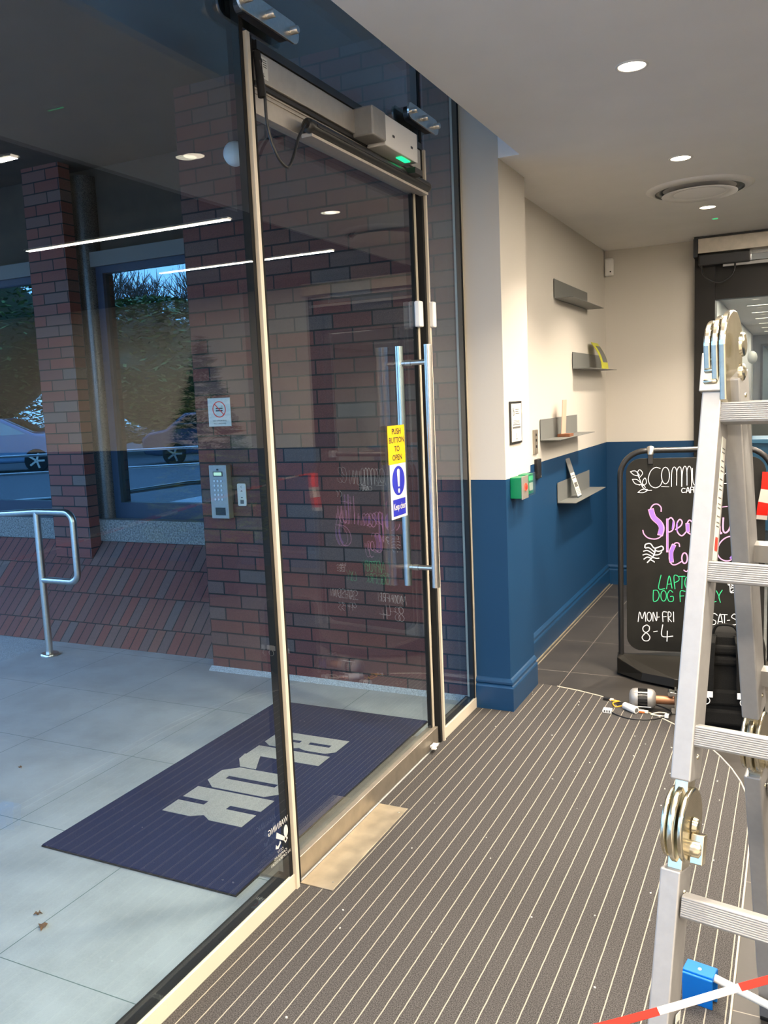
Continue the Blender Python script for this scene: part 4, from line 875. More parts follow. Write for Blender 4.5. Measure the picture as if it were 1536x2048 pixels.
# chalk strokes on the sign: colour, width, points in metres on the board
SIGN = [["white",0.0033,[[0.052,1.0834],[0.077,1.0869],[0.0969,1.063],[0.0707,1.0661],[0.052,1.0834]]],["white",0.0033,[[0.0968,1.0513],[0.0882,1.0775],[0.0989,1.093],[0.1131,1.0739],[0.0968,1.0513]]],["white",0.0033,[[0.0618,1.0433],[0.0862,1.041],[0.1066,1.0172],[0.0767,1.0202],[0.0618,1.0433]]],["white",0.0033,[[0.111,1.0073],[0.1129,1.0334],[0.1254,1.0496],[0.1315,1.0234],[0.111,1.0073]]],["white",0.0033,[[0.089,0.9748],[0.1109,0.9903],[0.1376,0.9881],[0.1171,0.9739],[0.089,0.9748]]],["white",0.0033,[[0.0954,1.0121],[0.1141,1.0184],[0.1265,0.9987]]],["white",0.0033,[[0.1575,0.9853],[0.1327,0.9868],[0.111,1.0054],[0.1005,1.0382],[0.0894,1.0645]]],["white",0.0033,[[0.1996,1.0977],[0.1762,1.1033],[0.1528,1.0843],[0.1409,1.0441],[0.1513,1.0114],[0.176,0.9981],[0.1995,1.0095],[0.2081,1.0302]]],["white",0.0033,[[0.2253,1.1037],[0.2344,1.0986],[0.2414,1.085],[0.2447,1.0659],[0.2436,1.0456],[0.2383,1.0289],[0.23,1.0195],[0.2206,1.0196],[0.2123,1.0292],[0.2069,1.0462],[0.2058,1.0665],[0.2092,1.0856],[0.2162,1.099],[0.2253,1.1037]]],["white",0.0026,[[0.2056,1.0043],[0.2424,1.0025]]],["white",0.0033,[[0.2546,1.0037],[0.2558,1.078],[0.2668,1.1036],[0.2789,1.084],[0.279,1.0099]]],["white",0.0033,[[0.279,1.0615],[0.2814,1.0872],[0.2922,1.1044],[0.302,1.0868],[0.3033,1.0031]]],["white",0.0033,[[0.3045,1.0031],[0.308,1.0803],[0.3182,1.1071],[0.3279,1.0864],[0.3294,1.0092]]],["white",0.0033,[[0.328,1.0607],[0.3304,1.0896],[0.3393,1.1067],[0.3502,1.086],[0.3517,1.0058]]],["white",0.0033,[[0.355,1.0955],[0.3576,1.0282],[0.3697,1.0075],[0.3859,1.015],[0.3916,1.0885]]],["white",0.0033,[[0.4057,1.0083],[0.4077,1.0914],[0.4368,1.0079],[0.4399,1.0908]]],["white",0.0026,[[0.4928,1.0518],[0.5203,1.0754],[0.526,1.0987],[0.513,1.111],[0.4943,1.093],[0.4887,1.0487],[0.5019,1.0186],[0.5225,1.0196],[0.537,1.0416]]],["white",0.0039,[[0.3209,0.9919],[0.3094,0.9934],[0.3034,0.9837],[0.3076,0.9727],[0.321,0.9739]]],["white",0.0039,[[0.3252,0.9706],[0.3336,0.9989],[0.3421,0.9704]]],["white",0.0039,[[0.3282,0.9802],[0.3397,0.9808]]],["white",0.0039,[[0.347,0.9704],[0.3469,0.9981],[0.3589,0.9986]]],["white",0.0039,[[0.3469,0.9858],[0.3566,0.9864]]],["white",0.0039,[[0.3741,0.9714],[0.3633,0.9709],[0.3626,0.9985],[0.374,0.9991]]],["white",0.0039,[[0.3626,0.9857],[0.371,0.9862]]],["pink",0.0059,[[0.2036,0.8751],[0.203,0.8967],[0.1851,0.9132],[0.1622,0.9067],[0.1485,0.874],[0.1664,0.8378],[0.2005,0.8082],[0.2153,0.7819],[0.2066,0.7489],[0.1786,0.7309],[0.1412,0.7353],[0.1194,0.7551],[0.1132,0.7763]]],["pink",0.0287,[[0.1547,0.8805],[0.1664,0.8443],[0.1955,0.8148],[0.2066,0.7885],[0.2004,0.7568]]],["purple",0.0222,[[0.156,0.8792],[0.1664,0.8457],[0.193,0.8174],[0.2041,0.7885],[0.1992,0.7608]]],["pink",0.0117,[[0.2344,0.6646],[0.2344,0.8345]]],["purple",0.0052,[[0.2344,0.6732],[0.2344,0.8312]]],["pink",0.0065,[[0.2344,0.8279],[0.2528,0.8423],[0.267,0.8181],[0.2621,0.7821],[0.2449,0.7676],[0.2362,0.7754]]],["purple",0.0078,[[0.2633,0.8214],[0.2596,0.7853]]],["pink",0.0065,[[0.2744,0.7808],[0.3,0.8005],[0.3061,0.8214],[0.2939,0.8331],[0.2805,0.8083],[0.2842,0.7677],[0.305,0.7482],[0.3263,0.7692]]],["purple",0.0065,[[0.2817,0.8148],[0.2817,0.7723]]],["pink",0.0065,[[0.3547,0.8201],[0.3401,0.8292],[0.3281,0.8018],[0.3318,0.7692],[0.3507,0.7549]]],["pink",0.0196,[[0.3323,0.8084],[0.3342,0.7725]]],["purple",0.0144,[[0.3329,0.8071],[0.3348,0.7738]]],["pink",0.0059,[[0.3719,0.7563],[0.3807,0.8149],[0.39,0.7564]]],["pink",0.0059,[[0.4138,0.8279],[0.4201,0.7631]]],["pink",0.0059,[[0.4432,0.931],[0.4442,0.7632]]],["pink",0.0104,[[0.4859,0.9403],[0.4859,0.7795],[0.4955,0.7634]]],["pink",0.0039,[[0.4583,0.8872],[0.491,0.8954],[0.5217,0.8997]]],["purple",0.0046,[[0.4854,0.9307],[0.4853,0.7828]]],["pink",0.0078,[[0.5033,0.8408],[0.5025,0.7828],[0.5145,0.7648],[0.5345,0.7893],[0.541,0.8536]]],["pink",0.0091,[[0.5421,0.8664],[0.546,0.8279],[0.5599,0.7894]]],["pink",0.0059,[[0.545,0.8022],[0.5663,0.738],[0.5697,0.6864],[0.5536,0.6377],[0.5258,0.6198],[0.4929,0.6304],[0.4765,0.6627],[0.4864,0.7083],[0.5189,0.7409],[0.5691,0.7522]]],["purple",0.0117,[[0.5658,0.7186],[0.5592,0.6669],[0.5406,0.6343]]],["pink",0.0059,[[0.2941,0.6916],[0.2898,0.7087],[0.2714,0.7085],[0.251,0.6767],[0.2436,0.6303],[0.2548,0.6006],[0.2745,0.5963],[0.3052,0.6146]]],["pink",0.0222,[[0.2652,0.6966],[0.2523,0.6602],[0.2548,0.6139]]],["purple",0.017,[[0.2652,0.6933],[0.2535,0.6602],[0.2554,0.6172]]],["pink",0.0065,[[0.3186,0.659],[0.3249,0.6559],[0.3297,0.6472],[0.332,0.6348],[0.3313,0.6217],[0.3277,0.6107],[0.322,0.6045],[0.3155,0.6044],[0.3098,0.6104],[0.3061,0.6213],[0.3053,0.6345],[0.3076,0.6469],[0.3124,0.6557],[0.3186,0.659]]],["pink",0.0052,[[0.3468,0.6448],[0.3433,0.5921],[0.3299,0.5615],[0.3152,0.5685]]],["white",0.0059,[[0.1229,0.6854],[0.1267,0.702],[0.1505,0.7056],[0.1704,0.6825],[0.2065,0.6928],[0.2139,0.6763],[0.1941,0.6662],[0.1754,0.6693]]],["white",0.0059,[[0.1754,0.6792],[0.166,0.6426],[0.1346,0.6055]]],["white",0.0052,[[0.1254,0.6821],[0.1442,0.6836],[0.1691,0.6626]]],["white",0.0052,[[0.1159,0.6653],[0.1367,0.6689],[0.166,0.6492]]],["white",0.0052,[[0.1127,0.6453],[0.1328,0.6502],[0.1597,0.6372]]],["white",0.0052,[[0.1177,0.6233],[0.1347,0.6342],[0.1541,0.6278]]],["white",0.0052,[[0.2065,0.663],[0.194,0.6496],[0.1704,0.646]]],["white",0.0052,[[0.1928,0.6296],[0.1816,0.6281],[0.1641,0.6326]]],["white",0.0052,[[0.1703,0.608],[0.1659,0.6126],[0.154,0.6191]]],["green",0.0039,[[0.2032,0.5399],[0.1907,0.4693],[0.2213,0.468]]],["green",0.0039,[[0.23,0.4669],[0.2437,0.5373],[0.2573,0.4709]]],["green",0.0039,[[0.2343,0.4918],[0.2536,0.4942]]],["green",0.0039,[[0.2716,0.4679],[0.2672,0.5364],[0.2882,0.5342],[0.2907,0.5143],[0.2703,0.5012]]],["green",0.0039,[[0.2919,0.5349],[0.3214,0.5362]]],["green",0.0039,[[0.3066,0.5352],[0.3055,0.4701]]],["green",0.0039,[[0.3349,0.5345],[0.3417,0.531],[0.347,0.521],[0.3495,0.5068],[0.3487,0.4917],[0.3448,0.479],[0.3385,0.4718],[0.3315,0.4716],[0.3252,0.4786],[0.3212,0.491],[0.3203,0.5062],[0.3228,0.5205],[0.328,0.5307],[0.3349,0.5345]]],["green",0.0039,[[0.3608,0.4701],[0.3593,0.5363],[0.3776,0.53],[0.3606,0.5065]]],["green",0.0039,[[0.1649,0.4579],[0.1648,0.4013],[0.1843,0.4053],[0.1937,0.4324],[0.1844,0.4571],[0.1649,0.4579]]],["green",0.0039,[[0.2156,0.4578],[0.222,0.4548],[0.2269,0.446],[0.2292,0.4334],[0.2284,0.42],[0.2247,0.4088],[0.2189,0.4024],[0.2123,0.4022],[0.2065,0.4083],[0.2028,0.4193],[0.202,0.4327],[0.2043,0.4454],[0.2093,0.4545],[0.2156,0.4578]]],["green",0.0039,[[0.261,0.4496],[0.2468,0.4593],[0.2337,0.4335],[0.2424,0.4022],[0.2623,0.4041],[0.2629,0.4269],[0.2486,0.4265]]],["green",0.0039,[[0.2982,0.3998],[0.2981,0.4552],[0.3215,0.4565]]],["green",0.0039,[[0.2982,0.4305],[0.3154,0.4323]]],["green",0.0039,[[0.3303,0.4027],[0.3302,0.456],[0.3455,0.4465],[0.3314,0.4294],[0.3475,0.4032]]],["green",0.0039,[[0.4544,0.4592],[0.4523,0.4062],[0.4728,0.4075]]],["green",0.0039,[[0.4731,0.4629],[0.4859,0.4356]]],["green",0.0039,[[0.5013,0.4669],[0.4859,0.4356],[0.4928,0.4028]]],["white",0.0039,[[0.0872,0.2868],[0.0951,0.3396],[0.1076,0.3033],[0.1217,0.3411],[0.1254,0.2896]]],["white",0.0039,[[0.1432,0.3398],[0.1485,0.3372],[0.1526,0.3296],[0.1545,0.3187],[0.1538,0.3071],[0.1507,0.2973],[0.1458,0.2917],[0.1404,0.2915],[0.1356,0.2968],[0.1325,0.3063],[0.1319,0.3179],[0.1338,0.3289],[0.1379,0.3368],[0.1432,0.3398]]],["white",0.0039,[[0.1621,0.2916],[0.1634,0.3405],[0.1797,0.2936],[0.1823,0.3411]]],["white",0.0039,[[0.1848,0.3141],[0.1948,0.3158]]],["white",0.0039,[[0.2124,0.2907],[0.2112,0.3407],[0.2324,0.3427]]],["white",0.0039,[[0.2124,0.3171],[0.2287,0.319]]],["white",0.0039,[[0.2387,0.2916],[0.2387,0.3429],[0.2524,0.3366],[0.2499,0.3197],[0.2387,0.3146],[0.2549,0.2922]]],["white",0.0039,[[0.2648,0.3451],[0.2655,0.2926]]],["white",0.0046,[[0.1443,0.261],[0.1304,0.27],[0.1125,0.2571],[0.1144,0.2366],[0.1353,0.2225],[0.1467,0.2038],[0.1377,0.1856],[0.1174,0.1848],[0.1072,0.2022],[0.1213,0.2233],[0.1417,0.2405],[0.1443,0.261]]],["white",0.0039,[[0.1651,0.2346],[0.184,0.2387]]],["white",0.0046,[[0.2111,0.2744],[0.2073,0.2131],[0.2612,0.2147]]],["white",0.0046,[[0.2343,0.2414],[0.2324,0.1856]]],["white",0.0039,[[0.4782,0.3342],[0.4636,0.3436],[0.4479,0.3298],[0.4541,0.3134],[0.4711,0.3027],[0.4664,0.2859],[0.4458,0.2844]]],["white",0.0039,[[0.4797,0.283],[0.4926,0.3426],[0.5051,0.284]]],["white",0.0039,[[0.4832,0.3005],[0.5013,0.3024]]],["white",0.0039,[[0.4987,0.3395],[0.5263,0.3391]]],["white",0.0039,[[0.5131,0.3386],[0.5135,0.2843]]],["white",0.0039,[[0.5266,0.3087],[0.5386,0.3104]]],["white",0.0039,[[0.5742,0.3341],[0.5586,0.3435],[0.5468,0.3266],[0.5703,0.3109],[0.5675,0.289],[0.5454,0.2868]]],["white",0.0039,[[0.579,0.3376],[0.5806,0.2947],[0.5943,0.2913],[0.604,0.3351]]],["white",0.0039,[[0.6152,0.2894],[0.6158,0.3388],[0.6318,0.29],[0.6336,0.3394]]],["white",0.0039,[[0.4908,0.2568],[0.4714,0.2588],[0.4618,0.2397],[0.4746,0.2295],[0.4897,0.2448],[0.4908,0.2568],[0.4911,0.2115]]],["white",0.0039,[[0.5139,0.2338],[0.529,0.2371]]],["white",0.0039,[[0.5529,0.2506],[0.5738,0.2548],[0.5608,0.2377],[0.5789,0.2219],[0.5563,0.2043]]],["white",0.0052,[[0.5506,0.9633],[0.5378,0.9571],[0.5332,0.9431],[0.541,0.9271]]],["white",0.0039,[[0.5267,0.5102],[0.531,0.4939],[0.5417,0.5026],[0.5525,0.4911],[0.5655,0.4993],[0.5751,0.4884]]],["white",0.0039,[[0.5419,0.4778],[0.5568,0.4814],[0.5717,0.4752],[0.5551,0.4683],[0.5421,0.4548],[0.5719,0.4589]]],["white",0.0039,[[0.537,0.494],[0.5397,0.458]]],["white",0.0033,[[0.5549,0.4957],[0.5593,0.4949],[0.5627,0.4925],[0.5644,0.4891],[0.5639,0.4853],[0.5613,0.4822],[0.5573,0.4803],[0.5527,0.4802],[0.5487,0.4819],[0.546,0.4849],[0.5455,0.4886],[0.5471,0.4922],[0.5504,0.4947],[0.5549,0.4957]]]]

# ------------------------------------------------ pavement sign
sg = empty('pavement_sign', (0.559, 4.53, 0.0), 'black chalkboard pavement sign for a cafe in a tubular frame with wide base', 'pavement sign', rz=math.atan2(0.11, 0.721))
fp = [(0.0, 0, 0.06), (0.0, 0, 1.06)]
for k in range(1, 9):
    a = math.radians(90*k/8); fp.append((0.13-0.13*math.cos(a), 0, 1.06+0.13*math.sin(a)))
fp.append((0.60, 0, 1.19))
for k in range(1, 9):
    a = math.radians(90*k/8); fp.append((0.60+0.13*math.sin(a), 0, 1.06+0.13*math.cos(a)))
fp.append((0.73, 0, 0.06))
MB().tube(fp, 0.0145, 14).build('tubular_frame', M['blackmetal'], sg)
board = MB().prism(rrect(0.03, 0.70, 0.13, 1.150, 0.075, 8), (0, 0.010, 0), (1, 0, 0), (0, 0, 1), 0.020).build('chalkboard', M['chalk_board'], sg, 0.001)
for x in (0.152, 0.578):
    MB().box(x-0.013, x+0.013, -0.018, 0.018, 1.12, 1.175).build('hanging_clip', M['black'], sg, 0.003)
    MB().lathe((x, -0.005, 1.193), (0, 0, 1), [(-0.022, 0.018), (0.016, 0.018), (0.021, 0.008)], 14).build('clip_cap', M['steel'], sg)
chalk = {'white': 'cw', 'pink': 'cpink', 'purple': 'cpurple', 'green': 'cgreen'}
lift = {'white': 0.0006, 'green': 0.0006, 'pink': 0.0006, 'purple': 0.0010}
for cname in ('white', 'pink', 'purple', 'green'):
    m = MB(); k = 0
    for c, wdt, pts in SIGN:
        if c == cname:
            k += 1
            m.ribbon(pts, wdt, (0, -0.010, 0), (1, 0, 0), (0, 0, 1), lift[cname]+0.00002*(k % 9))
    m.build(cname+'_chalk_lettering', M[chalk[cname]], board)
foot = [(-0.02, -0.05), (0.10, -0.16), (0.26, -0.24), (0.47, -0.24), (0.63, -0.16), (0.75, -0.05), (0.75, 0.05), (0.63, 0.16), (0.47, 0.24), (0.26, 0.24), (0.10, 0.16), (-0.02, 0.05)]
m = MB(); n_ = len(foot)
top = [(-0.02 if p[0] < -0.01 else 0.75 if p[0] > 0.74 else 0.365+(p[0]-0.365)*0.96, p[1]*0.97) for p in foot]
m.add([(p[0], p[1], 0.012) for p in foot]+[(p[0], p[1], 0.055 if abs(p[1]) > 0.06 else 0.10) for p in top]+[(0.0, 0, 0.105), (0.73, 0, 0.105)],
      [tuple(range(n_))[::-1]]+[(i, (i+1) % n_, n_+(i+1) % n_, n_+i) for i in range(n_)]
      +[(n_+0, n_+1, 2*n_), (n_+1, n_+2, 2*n_), (n_+2, n_+3, 2*n_+1, 2*n_), (n_+3, n_+4, 2*n_+1), (n_+4, n_+5, 2*n_+1), (n_+5, n_+6, 2*n_+1), (n_+6, n_+7, 2*n_+1), (n_+7, n_+8, 2*n_+1), (n_+8, n_+9, 2*n_, 2*n_+1), (n_+9, n_+10, 2*n_), (n_+10, n_+11, 2*n_), (n_+11, n_+0, 2*n_)])
m.build('weighted_base', M['blackframe'], sg, 0.004)
m = MB()
for x, y in ((0.10, -0.10), (0.63, -0.10), (0.10, 0.10), (0.63, 0.10)): m.box(x-0.03, x+0.03, y-0.02, y+0.02, 0.0, 0.013)
m.build('rubber_foot', M['rubber'], sg)

# ------------------------------------------------ folding multi-purpose ladder
LAD = bpy.data.objects.new('folding_ladder', None); COL.objects.link(LAD)
ap = Vector((1.28, 1.659, 0.0))
LAD.location = ap; LAD.empty_display_size = 0.05
tag(LAD, 'silver aluminium folding multi-position ladder standing open on the carpet', 'ladder')
rd_ = Vector((0.985, -0.1725, 0)).normalized()          # direction of the rungs
le = Vector((-0.1725, -0.985, 0)).normalized()
LW = 0.36
def lad_frame(sgn):
    """one side of the A; s is the distance down from the apex axis"""
    lean = math.radians(15.5)
    dn = (le*sgn*math.sin(lean)+Vector((0, 0, -math.cos(lean)))).normalized()
    face = (rd_.cross(dn)).normalized()*(1 if sgn > 0 else -1)   # towards outside of the A
    if face.dot(le*sgn) < 0: face = -face
    A0 = Vector((0, 0, 1.651)) - le*sgn*0.0
    off = 0.0 if sgn > 0 else 0.034
    def pt(s, a, f): return A0+dn*s+rd_*a-face*f
    aoff = 0.0 if sgn > 0 else 0.026
    for side, a0 in ((0, -0.034+aoff), (1, LW+aoff)):
        for s0, s1, dd in ((0.100 if sgn > 0 else 0.125, 0.838, 0.0), (0.985, 1.70, 0.004)):
            a = a0+(off if side == 0 else -off)*0+(-dd if side == 0 else dd)
            c = pt((s0+s1)/2, a+0.017, 0.0325)
            st_ = MB().obox(c, rd_, face, dn, 0.034, 0.065, s1-s0).build('stile', M['alu'], LAD, 0.003)
            for s_ in (s0+0.04, s1-0.04):
                MB().lathe(pt(s_, a+0.034 if side == 0 else a, 0.032), rd_ if side == 0 else -rd_, [(0, 0.005), (0.002, 0.004)], 10).build('rivet', M['zinc'], st_)
        # knee hinge
        h = MB()
        cm = pt(0.912, a0+0.017, 0.0325)
        for da, rr, th in ((-0.020, 0.060, 0.010), (-0.007, 0.066, 0.012), (0.008, 0.062, 0.010)):
            h.lathe(cm+rd_*da, rd_, [(0, rr-0.004), (0.002, rr), (th-0.002, rr), (th, rr-0.004)], 36)
        h.obox(cm-dn*0.060, rd_, face, dn, 0.022, 0.042, 0.06); h.obox(cm+dn*0.055, rd_, face, dn, 0.024, 0.046, 0.09)
        kn = h.build('knee_hinge', M['zinc'], LAD, 0.001)
        m = MB(); sg_ = 1 if side == 0 else -1
        m.lathe(cm+rd_*sg_*0.020, rd_*sg_, [(0, 0.014), (0.008, 0.012), (0.010, 0.006)], 20)
        m.obox(cm+rd_*sg_*0.030+dn*0.036, rd_, face, dn, 0.022, 0.020, 0.05); m.lathe(cm+rd_*sg_*0.018+dn*0.036, rd_*sg_, [(0, 0.017), (0.016, 0.017), (0.020, 0.012)], 20)
        m.build('hinge_catch', M['zinc'], kn, 0.002)
        MB().obox(pt(1.70, a0+0.017, 0.0325), rd_, face, dn, 0.040, 0.072, 0.03).build('rubber_foot', M['rubber'], LAD, 0.003)
    for k in range(6):
        s_ = 0.20+k*0.28
        rg = MB(); L = LW; 
        prof = [(-0.017, -0.013), (0.013, -0.013), (0.017, -0.009), (0.017, 0.006), (0.010, 0.014), (-0.017, 0.014)]
        # ribbed faces: small grooves on the front face
        pf = []
        for i in range(9):
            z = -0.016+i*0.0036
            pf += [(z, 0.0155), (z+0.0012, 0.0168), (z+0.0026, 0.0168)]
        poly = pf+[(0.017, 0.014), (0.018, 0.008), (0.018, -0.010), (-0.018, -0.010), (-0.018, 0.014)]
        rg.prism([(-p[0], p[1]) for p in poly], pt(s_, aoff, 0.020), dn, face, 1.0)
        # prism extrudes along dn x face; scale that to the rung length
        w = Vector(dn).cross(face).normalized(); sgn2 = 1 if w.dot(rd_) > 0 else -1
        nv = len(poly)
        base = pt(s_, aoff, 0.020)
        vs = []
        for i in range(2*nv):
            p = Vector(rg.v[i]); q = p-w*(1.0 if i >= nv else 0.0)
            vs.append(tuple(q+rd_*(L if i >= nv else 0.0)))
        rg.v = vs
        rg.build('rung', M['alu'], LAD)
    return pt, dn, face
ptA, dnA, faA = lad_frame(1)
ptB, dnB, faB = lad_frame(-1)
for side, a0 in ((0, -0.034), (1, LW)):
    c = Vector((0, 0, 1.572))+rd_*(a0+0.030 if side == 0 else a0+0.006)
    h = MB()
    def stadium(o, th, r1, L1, m):
        pl = []
        for k in range(25):
            a = math.radians(180*k/24); pl.append((r1*math.cos(a), r1*math.sin(a)))
        pl += [(-r1*0.82, -L1*0.75), (-r1*0.35, -L1), (r1*0.35, -L1), (r1*0.82, -L1*0.75)]
        m.prism([(-p[0], p[1]) for p in pl], o, le, (0, 0, 1), th)
    for da, rr, LL in ((-0.016, 0.046, 0.09), (-0.001, 0.054, 0.10), (0.014, 0.062, 0.125)):
        stadium(c+rd_*(da+(0.0)), 0.012, rr, LL, h)
    ah = h.build('apex_hinge', M['zinc'], LAD, 0.003)
    m = MB(); sg_ = 1 if side == 0 else -1
    m.lathe(c+rd_*sg_*0.026, rd_*sg_, [(0, 0.022), (0.005, 0.020), (0.007, 0.010)], 20)
    m.lathe(c+rd_*sg_*0.026+Vector((0, 0, -0.048))+le*0.012, rd_*sg_, [(0, 0.016), (0.007, 0.015), (0.010, 0.008)], 20)
    m.build('hinge_catch', M['zinc'], ah, 0.001)
# sheet-metal sleeve with three ribs on the near stile
sl_ = MB(); a0 = -0.034
sl_.obox(ptA(0.130, a0+0.015, 0.016), rd_, faA, dnA, 0.038, 0.044, 0.070)
so = sl_.build('hinge_sleeve', M['steel_dull'], LAD, 0.002)
for k in range(3):
    m = MB().lathe(ptA(0.108+k*0.020, a0+0.003, -0.0065), rd_, [(0, 0.002), (0.002, 0.0045), (0.022, 0.0045), (0.024, 0.002)], 10).build('pressed_rib', M['zinc'], so)
for f_, s_ in ((0.022, 0.075), (0.04, 0.075)):
    pass
sl2 = MB(); sl2.obox(ptA(0.075, a0+0.010, 0.012), rd_, faA, dnA, 0.012, 0.020, 0.055); sl2.obox(ptA(0.075, a0+0.026, 0.012), rd_, faA, dnA, 0.012, 0.020, 0.055)
sl2.build('locking_tongue', M['zinc'], so, 0.002)
# instruction labels on the inner faces
def lad_label(pt, dn, face, s0, s1, parent, arrow=False):
    c = pt((s0+s1)/2, 0.0006, 0.038)
    lb = MB().obox(c, rd_, face, dn, 0.0008, 0.026, s1-s0).build('instruction_label', M['signwhite'], parent)
    m = MB(); k = s0+0.02
    i = 0
    while k < s1-0.05:
        m.obox(pt(k, 0.0014, 0.038), rd_, face, dn, 0.0004, 0.017, 0.0018); k += 0.007+0.004*((i*5) % 3); i += 1
    if arrow: m.obox(pt(s0+0.035, 0.0014, 0.038), rd_, face, dn, 0.0004, 0.005, 0.04); m.obox(pt(s0+0.018, 0.0014, 0.038), rd_, face, dn, 0.0004, 0.013, 0.010)
    m.build('print', M['inkgrey'], lb)
    MB().obox(pt(s1-0.03, 0.0016, 0.038), rd_, face, dn, 0.0004, 0.016, 0.024).build('warning_mark', M['red'], lb)
lad_label(ptA, dnA, faA, 0.24, 0.46, LAD)
lad_label(ptA, dnA, faA, 1.22, 1.42, LAD, True)
lad_label(ptB, dnB, faB, 0.40, 0.58, LAD)

# ------------------------------------------------ rucksack
bp = empty('rucksack', (1.115, 3.94, 0.0), 'black rucksack on the floor, shoulder straps with white tags facing out', 'rucksack', rz=math.radians(6))
m = MB(); pf = rrect(-0.165, 0.165, 0.0, 0.44, 0.07, 6)
n_ = len(pf); rows = [(-0.075, 0.90), (-0.06, 0.99), (0.03, 1.0), (0.09, 0.94), (0.115, 0.80)]
vs = [(p[0]*s, y, 0.22+(p[1]-0.22)*s+0.0) for y, s in rows for p in pf]
m.add(vs, [(i*n_+k, i*n_+(k+1) % n_, (i+1)*n_+(k+1) % n_, (i+1)*n_+k) for i in range(4) for k in range(n_)], True)
m.add(vs[:n_], [tuple(range(n_))[::-1]]); m.add(vs[-n_:], [tuple(range(n_))])
mm = [min(v[2] for v in m.v)]; m.v = [(v[0], v[1], v[2]-mm[0]+0.004) for v in m.v]
m.build('bag_body', M['fabric'], bp, 0.006)
for z0, z1 in ((0.03, 0.10), (0.12, 0.19), (0.30, 0.34), (0.35, 0.39)):
    MB().box(-0.11, 0.11, -0.095, -0.070, z0, z1).build('back_pad', M['fabric'], bp, 0.012)
for sx_ in (-1, 1):
    w = 0.030; m = MB(); pts = [(sx_*0.065, -0.085, 0.435), (sx_*0.07, -0.125, 0.41), (sx_*0.075, -0.13, 0.30), (sx_*0.075, -0.125, 0.22), (sx_*0.078, -0.12, 0.175)]
    vs = []
    for p in pts:
        for dx, dy in ((-w, 0), (w, 0), (w, 0.014), (-w, 0.014)): vs.append((p[0]+dx, p[1]+dy, p[2]))
    m.add(vs, [(4*i+k, 4*i+(k+1) % 4, 4*i+4+(k+1) % 4, 4*i+4+k) for i in range(len(pts)-1) for k in range(4)]+[(0, 1, 2, 3), (16, 19, 18, 17)])
    sp2 = m.build('shoulder_strap', M['fabric'], bp, 0.003)
    MB().box(sx_*0.077-0.028, sx_*0.077+0.028, -0.1245, -0.1205, 0.165, 0.192).build('white_tag', M['white'], sp2)
    ri = [(sx_*0.077+0.016*math.cos(a), -0.124, 0.150+0.016*math.sin(a)) for a in [2*PI*k/20 for k in range(20)]]
    MB().tube(ri, 0.002, 6, True).build('ring', M['white'], sp2)
    MB().tube(smooth2([(sx_*0.077, -0.118, 0.16), (sx_*0.105, -0.11, 0.08), (sx_*0.13, -0.08, 0.03)]), 0.010, 8).build('webbing', M['fabric'], sp2)
MB().tube(smooth2([(-0.05, -0.06, 0.43), (-0.03, -0.075, 0.475), (0.03, -0.075, 0.475), (0.06, -0.06, 0.43)]), 0.006, 8).build('grab_handle', M['fabric'], bp)

# ------------------------------------------------ motor and loose bits on the floor
mo = empty('electric_motor', (0.690, 4.01, 0.003), 'small grey electric motor with finned middle lying by the sign base', 'motor', rz=math.radians(8))
MB().lathe((0, 0, 0.050), (1, 0, 0), [(0, 0.020), (0.004, 0.034), (0.016, 0.044), (0.030, 0.047), (0.040, 0.047)], 28).build('end_bell', M['alu'], mo)
MB().lathe((0.084, 0, 0.050), (1, 0, 0), [(0, 0.047), (0.016, 0.047), (0.028, 0.042), (0.036, 0.030), (0.038, 0.018)], 28).build('end_bell', M['alu'], mo)
fn = MB(); fn.lathe((0.040, 0, 0.050), (1, 0, 0), [(0, 0.041), (0.044, 0.041)], 28)
for k in range(22):
    a = 2*PI*k/22; fn.obox((0.062, 0.042*math.cos(a), 0.050+0.042*math.sin(a)), (1, 0, 0), (0, math.cos(a), math.sin(a)), (0, -math.sin(a), math.cos(a)), 0.044, 0.008, 0.003)
fn.build('finned_core', M['blackmetal'], mo)
for a in (0.6, 2.2, 3.8, 5.4): MB().cyl((0.026, 0.047*math.cos(a), 0.050+0.047*math.sin(a)), (0.100, 0.047*math.cos(a), 0.050+0.047*math.sin(a)), 0.0025, 8).build('tie_bolt', M['white'], mo)
MB().cyl((0.12, 0, 0.048), (0.205, 0, 0.048), 0.020, 20).build('brown_shaft_tube', mat('copper_brown', (0.30, 0.14, 0.07), 0.4, 0.6), mo)
br = MB().box(0.205, 0.214, -0.045, 0.045, 0.0, 0.10).box(0.19, 0.25, -0.045, -0.036, 0.0, 0.025).box(0.185, 0.245, -0.04, -0.01, 0.085, 0.10)
br.cyl((0.186, -0.02, 0.085), (0.186, 0.02, 0.085), 0.012, 14); br.build('gear_bracket', M['steel'], mo, 0.001)
MB().lathe((0.214, 0, 0.048), (1, 0, 0), [(0, 0.040), (0.03, 0.040), (0.034, 0.030)], 24).build('blue_coupling', mat('coupling_blue', (0.01, 0.06, 0.35), 0.4), mo)

